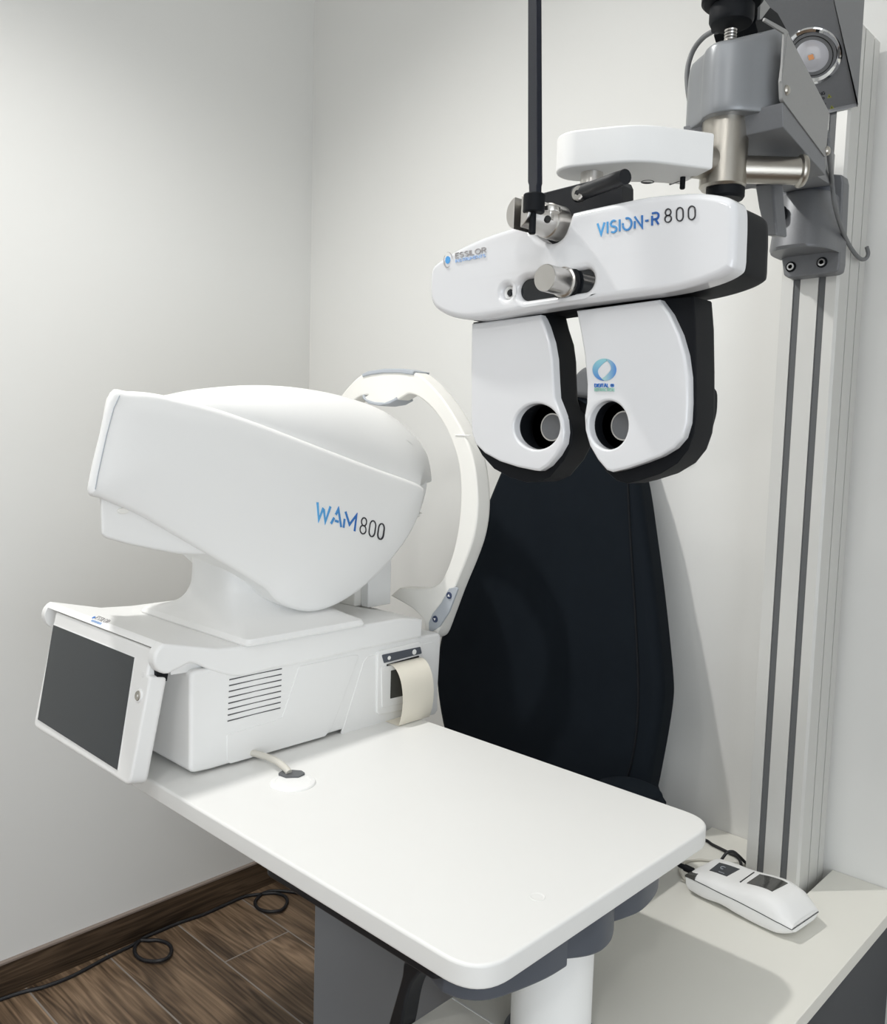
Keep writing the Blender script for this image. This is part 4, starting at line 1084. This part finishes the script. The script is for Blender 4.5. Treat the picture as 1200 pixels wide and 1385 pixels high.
cl = rev('rod_clamp', cl0, ca_, [(.0172, 0), (.0172, .018), (.0160, .019), (.0160, .038), (0, .038)], 'steel2', ph, 44)
cf = cl0+ca_*.060; cu, cv, _ = frame_for(ca_)
ch_ = X_-ca_*X_.dot(ca_); ch_.normalize(); cvv = ca_.cross(ch_).normalized()
for sgn in (-1, 1):
    t0 = math.acos(.0048/.0160)
    seg_ = [cf+ch_*sgn*.0160*math.cos(t)+cvv*.0160*math.sin(t) for t in [-t0+2*t0*k/24 for k in range(25)]]
    plate('clamp_jaw', seg_, -ca_, .023, 'steel2', cl, bf=.0008)
plate('slot_floor', [cf-ca_*.0215+ch_*a_*.0055+cvv*b_*.0145 for a_, b_ in ((-1, -1), (1, -1), (1, 1), (-1, 1))], -ca_, .002, 'black', cl)
cyl('set_hole', K(740, 298, y=.690), Vector((.75, -.6, .25)), .0032, .004, 'dark', cl, .0003)
tb = K(744, 284, y=.705)
rev('thumb_screw', tb-Z_*.010, Z_, [(.004, 0), (.004, .007), (.0098, .0075), (.0102, .0085), (.0102, .0118), (.0094, .0128), (0, .0128)], 'steel2', ph, 36)
rp0 = K(722, 288, y=.680)
rev('rod_collar', rp0, Z_, [(.0098, 0), (.0105, .001), (.0105, .0165), (.0098, .0175)], 'black', ph, 36)
cyl('rod_pin', Vector((rp0.x-.001, rp0.y, rp0.z-.020)), Z_, .0034, .022, 'black', ph)
bt_ = [(706, -70), (723, -70), (731.5, 248), (730, 252), (730, 268), (715, 268), (714, 250), (712, 246)]
plate('near_rod', [K(a, b, y=.680) for a, b in bt_], Vector((.35, 1, 0)), .006, 'rod', ph, bf=.0006)

# ================================================================== hand-held printer on the cabinet
hpn = thing('handheld_printer', 'small light grey portable printer with smoked window lying before the column', 'printer', (-.56, 1.31, CT))
pa_ = Vector((-.648, 1.2855, CT)); pb_ = Vector((-.490, 1.2685, CT)); pu = (pb_-pa_).normalized(); pn_ = Vector((-pu.y, pu.x, 0)); Lp = .182; Wp = .094
def PP(u, v, z): return pa_+pu*u+pn_*v+Z_*z
# stations along the body: u, bottom z, seam z, top z, half widening
US = Lp/.172
S = [(.000, .010, .030, .031), (.004, .006, .031, .038), (.03, .0035, .031, .044), (.06, .0065, .030, .047), (.085, .004, .030, .051), (.11, .0025, .029, .056), (.13, .0025, .028, .057), (.15, .004, .0265, .051), (.163, .008, .024, .040), (.172, .014, .022, .029)]
def sect(u, zb, zs, zt, ins, n=10):
    a = ins; r = min(.012, (zt-zs)*.6)
    low = [(a+.010, zb), (a+.002, zb+.006), (a, zs)]
    return a, r
def ring_low(u, zb, zs, zt):
    e = .0 if u < .158 else (u-.158)*.25
    pts = [(e, zs), (e+.001, zb+.010), (e+.005, zb+.003), (e+.014, zb), (Wp-e-.014, zb), (Wp-e-.005, zb+.003), (Wp-e-.001, zb+.010), (Wp-e, zs)]
    return [PP(u, v, z) for v, z in pts]
def ring_up(u, zb, zs, zt):
    e = .0 if u < .158 else (u-.158)*.25
    d = zt-zs
    pts = [(e, zs), (e+.001, zs+d*.35), (e+.005, zs+d*.68), (e+.014, zs+d*.92), (e+.026, zt), (Wp-e-.026, zt), (Wp-e-.014, zs+d*.92), (Wp-e-.005, zs+d*.68), (Wp-e-.001, zs+d*.35), (Wp-e, zs)]
    return [PP(u, v, z) for v, z in pts]
def interp(S, n=4):
    V = cr([Vector((s[0], s[1], s[2])) for s in S], n); T = cr([Vector((s[3], 0, 0)) for s in S], n)
    return [(v.x, v.y, v.z, t.x) for v, t in zip(V, T)]
SI = [(a*US, b, c, d) for a, b, c, d in interp(S)]
low = obj('lower_case', add_loft(bmesh.new(), [ring_low(*s) for s in SI]), 'white2', hpn, 40)
up2 = obj('upper_case', add_loft(bmesh.new(), [ring_up(s[0], s[1], s[2]+.0006, s[3]) for s in SI]), 'white2', hpn, 40)
tube('seam', [PP(s[0], -.0003 if s[0] < .158 else (s[0]-.158)*.25-.0003, s[2]) for s in SI]+[PP(Lp+.0002, v, .0221) for v in (.0065, .03, .05, Wp-.0065)], .0006, 'slot', low, 6)
def zat(u):
    for a, b in zip(SI, SI[1:]):
        if a[0] <= u <= b[0]: return a[3]+(b[3]-a[3])*(u-a[0])/(b[0]-a[0])
    return SI[-1][3]
def patch(name, uv, mat, parent, n=8, lift=.0006):
    """strip that follows the curved top: uv = near edge u0..u1, far edge u2..u3"""
    (u0, u1, v0), (u2, u3, v1) = uv
    bm = bmesh.new(); T_, B_ = [], []
    for k in range(n+1):
        s = k/n; a = u0+(u1-u0)*s; b = u2+(u3-u2)*s
        T_.append([bm.verts.new(PP(a, v0, zat(a)+lift)), bm.verts.new(PP(b, v1, zat(b)+lift))]); B_.append([bm.verts.new(PP(a, v0, zat(a)-.002)), bm.verts.new(PP(b, v1, zat(b)-.002))])
    for i in range(n):
        bm.faces.new((T_[i][0], T_[i][1], T_[i+1][1], T_[i+1][0])); bm.faces.new((B_[i][0], B_[i+1][0], B_[i+1][1], B_[i][1]))
        bm.faces.new((T_[i][0], T_[i+1][0], B_[i+1][0], B_[i][0])); bm.faces.new((T_[i][1], B_[i][1], B_[i+1][1], T_[i+1][1]))
    bm.faces.new((T_[0][0], B_[0][0], B_[0][1], T_[0][1])); bm.faces.new((T_[n][0], T_[n][1], B_[n][1], B_[n][0]))
    return obj(name, bm, mat, parent)
tpn = patch('touch_panel', ((.026, .058, .027), (.020, .058, .066)), 'cabdark', up2)
text('lettering', 'C', PP(.034, .044, zat(.04)+.0012), pu, pn_, .009, .0009, 'pad', tpn)
patch('label_line', ((.040, .050, .032), (.040, .050, .033)), 'pad', tpn, lift=.001)
patch('paper_window', ((.095, .138, .024), (.092, .140, .068)), 'smoke', up2)
patch('tear_slot', ((.084, .086, .022), (.080, .082, .070)), 'dark', up2)
box_pts = [PP(-.0008, .006, .022), PP(.016, .006, .022), PP(.016, .006, .0405), PP(-.0008, .006, .033)]
bm = bmesh.new(); add_plate(bm, [PP(-.0012, -.0008, .0305), PP(.017, -.0008, .0308), PP(.017, -.0008, .0395), PP(.002, -.0008, .0365), PP(-.0012, -.0008, .033)], pn_, .030); obj('socket', bm, 'smoke', hpn)
pq = PP(0, .018, .0345)
plg = rev('power_plug', pq+pu*.002, -pu, [(.0050, 0), (.0058, .001), (.0058, .016), (.0045, .018), (.0038, .028), (.0020, .030)], 'black', hpn, 24)
# leads on the cabinet top
e0 = pq-pu*.028
bl = [e0, e0-pu*.014-Z_*.004, e0-pu*.05-Z_*.018+pn_*.01, e0-pu*.085-Z_*.026+pn_*.02]
zc_ = CT+.0036
b2 = [Vector((e0.x-.10, e0.y+.05, zc_)), Vector((e0.x-.07, e0.y+.12, zc_))]
pathb = bl+b2+[K(950, 1136, z=zc_), K(965, 1143, z=zc_), K(985, 1153, z=zc_), K(1000, 1162, z=zc_), Vector((-.60, 1.405, zc_)), Vector((-.585, 1.415, zc_))]
tag(tube('printer_cable', cr(pathb, 8), .0028, 'cable', None, 12), 'black cable from the small printer plug to the foot of the column', 'cable')
lpz = K(977, 1164, z=CT+.004)
lpth = [K(972, 1170, z=zc_), K(978, 1160, z=CT+.012), K(984, 1153, z=CT+.020), K(992, 1152, z=CT+.022), K(1000, 1158, z=CT+.016), K(1010, 1168, z=zc_), K(1018, 1172, z=zc_)]
tag(tube('looped_cable', cr(lpth, 6), .0026, 'cable', None, 10), 'short looped black cable rising behind the small grey printer', 'cable')
wp = [PP(-.002, .010, .012), K(930, 1193, z=CT+.004), K(922, 1184, z=CT+.003), K(919, 1175, z=CT+.003), K(928, 1166, z=CT+.003), K(943, 1163, z=CT+.003), K(958, 1164, z=CT+.003), K(975, 1168, z=CT+.003), PP(.03, .088, .006)]
tag(tube('white_lead', cr(wp, 6), .0020, 'wcable', None, 10), 'thin pale lead curving round the plug end of the small printer', 'cable')

# ================================================================== cable along the floor
fz = .004
fp_ = [(-12, 1357), (0, 1352), (30, 1342), (62, 1334), (100, 1319), (145, 1295), (178, 1279), (190, 1272), (200, 1272), (215, 1272), (228, 1277), (232, 1286), (226, 1296), (212, 1300), (196, 1299), (185, 1293), (182, 1284), (186, 1275), (195, 1265), (212, 1257), (240, 1248), (275, 1237), (300, 1226), (330, 1213), (352, 1209.5), (372, 1208), (386, 1213), (388, 1222), (380, 1231), (364, 1233), (350, 1229), (345, 1221), (351, 1212), (362, 1206), (380, 1205), (405, 1208), (430, 1214), (470, 1225)]
fpts = [K(a, b, z=fz+(.004 if 11 < i < 14 or 27 < i < 30 else 0)) for i, (a, b) in enumerate(fp_)]
fpts = [Vector((max(p.x, WL+.006), p.y, p.z)) for p in fpts]
tag(tube('floor_cable', cr(fpts, 6), .0046, 'cable', None, 10), 'black cable with two small loops lying on the wood-look floor along the skirting', 'cable')
# ================================================================== light
def spot(name, loc, energy, size, col=(1, .97, .92)):
    l = bpy.data.lights.new(name, 'AREA'); l.shape = 'DISK'; l.size = size; l.energy = energy; l.color = col
    o = bpy.data.objects.new(name, l); COL.objects.link(o); o.location = loc; return o
def cone(name, loc, energy, rad, ang, aim=(0, 0, -1), col=(1, .985, .955)):
    l = bpy.data.lights.new(name, 'SPOT'); l.energy = energy; l.shadow_soft_size = rad; l.spot_size = math.radians(ang); l.spot_blend = 1.; l.color = col
    o = bpy.data.objects.new(name, l); COL.objects.link(o); o.location = loc
    o.rotation_euler = Vector(aim).to_track_quat('-Z', 'Y').to_euler(); return o
cone('downlight_a', (-1.38, .45, RZ-.03), 74, .04, 140, (.22, .12, -1))
cone('downlight_b', (.45, -1.25, RZ-.03), 31, .10, 165, (-.35, .5, -1))
cone('downlight_c', (-1.1, -1.35, RZ-.03), 28, .12, 165, (-.1, .5, -1))
spot('ceiling_fill', (-.2, -.5, RZ-.02), 10, 1.6, (.95, .975, 1))  # soft overhead fill, added to flatten the lighting; no fitting is modelled
dl = spot('cool_side_fill', (RX-.03, -.55, 1.0), 27, 1.2, (.86, .93, 1)); dl.data.shape = 'RECTANGLE'; dl.data.size = 1.5; dl.data.size_y = 1.5  # added cool fill light, set in front of the invented window
dl.rotation_euler = Vector((-1, 0, 0)).to_track_quat('-Z', 'Y').to_euler()
wd = bpy.data.worlds.new('world'); scene.world = wd; wd.use_nodes = True
wd.node_tree.nodes['Background'].inputs[0].default_value = (.9, .95, 1, 1); wd.node_tree.nodes['Background'].inputs[1].default_value = .2
vs = scene.view_settings; vs.view_transform = 'Standard'; vs.look = 'None'; vs.exposure = .05; vs.gamma = 1
try: vs.use_curve_mapping = False
except Exception: pass
scene.cycles.max_bounces = 10; scene.cycles.diffuse_bounces = 6
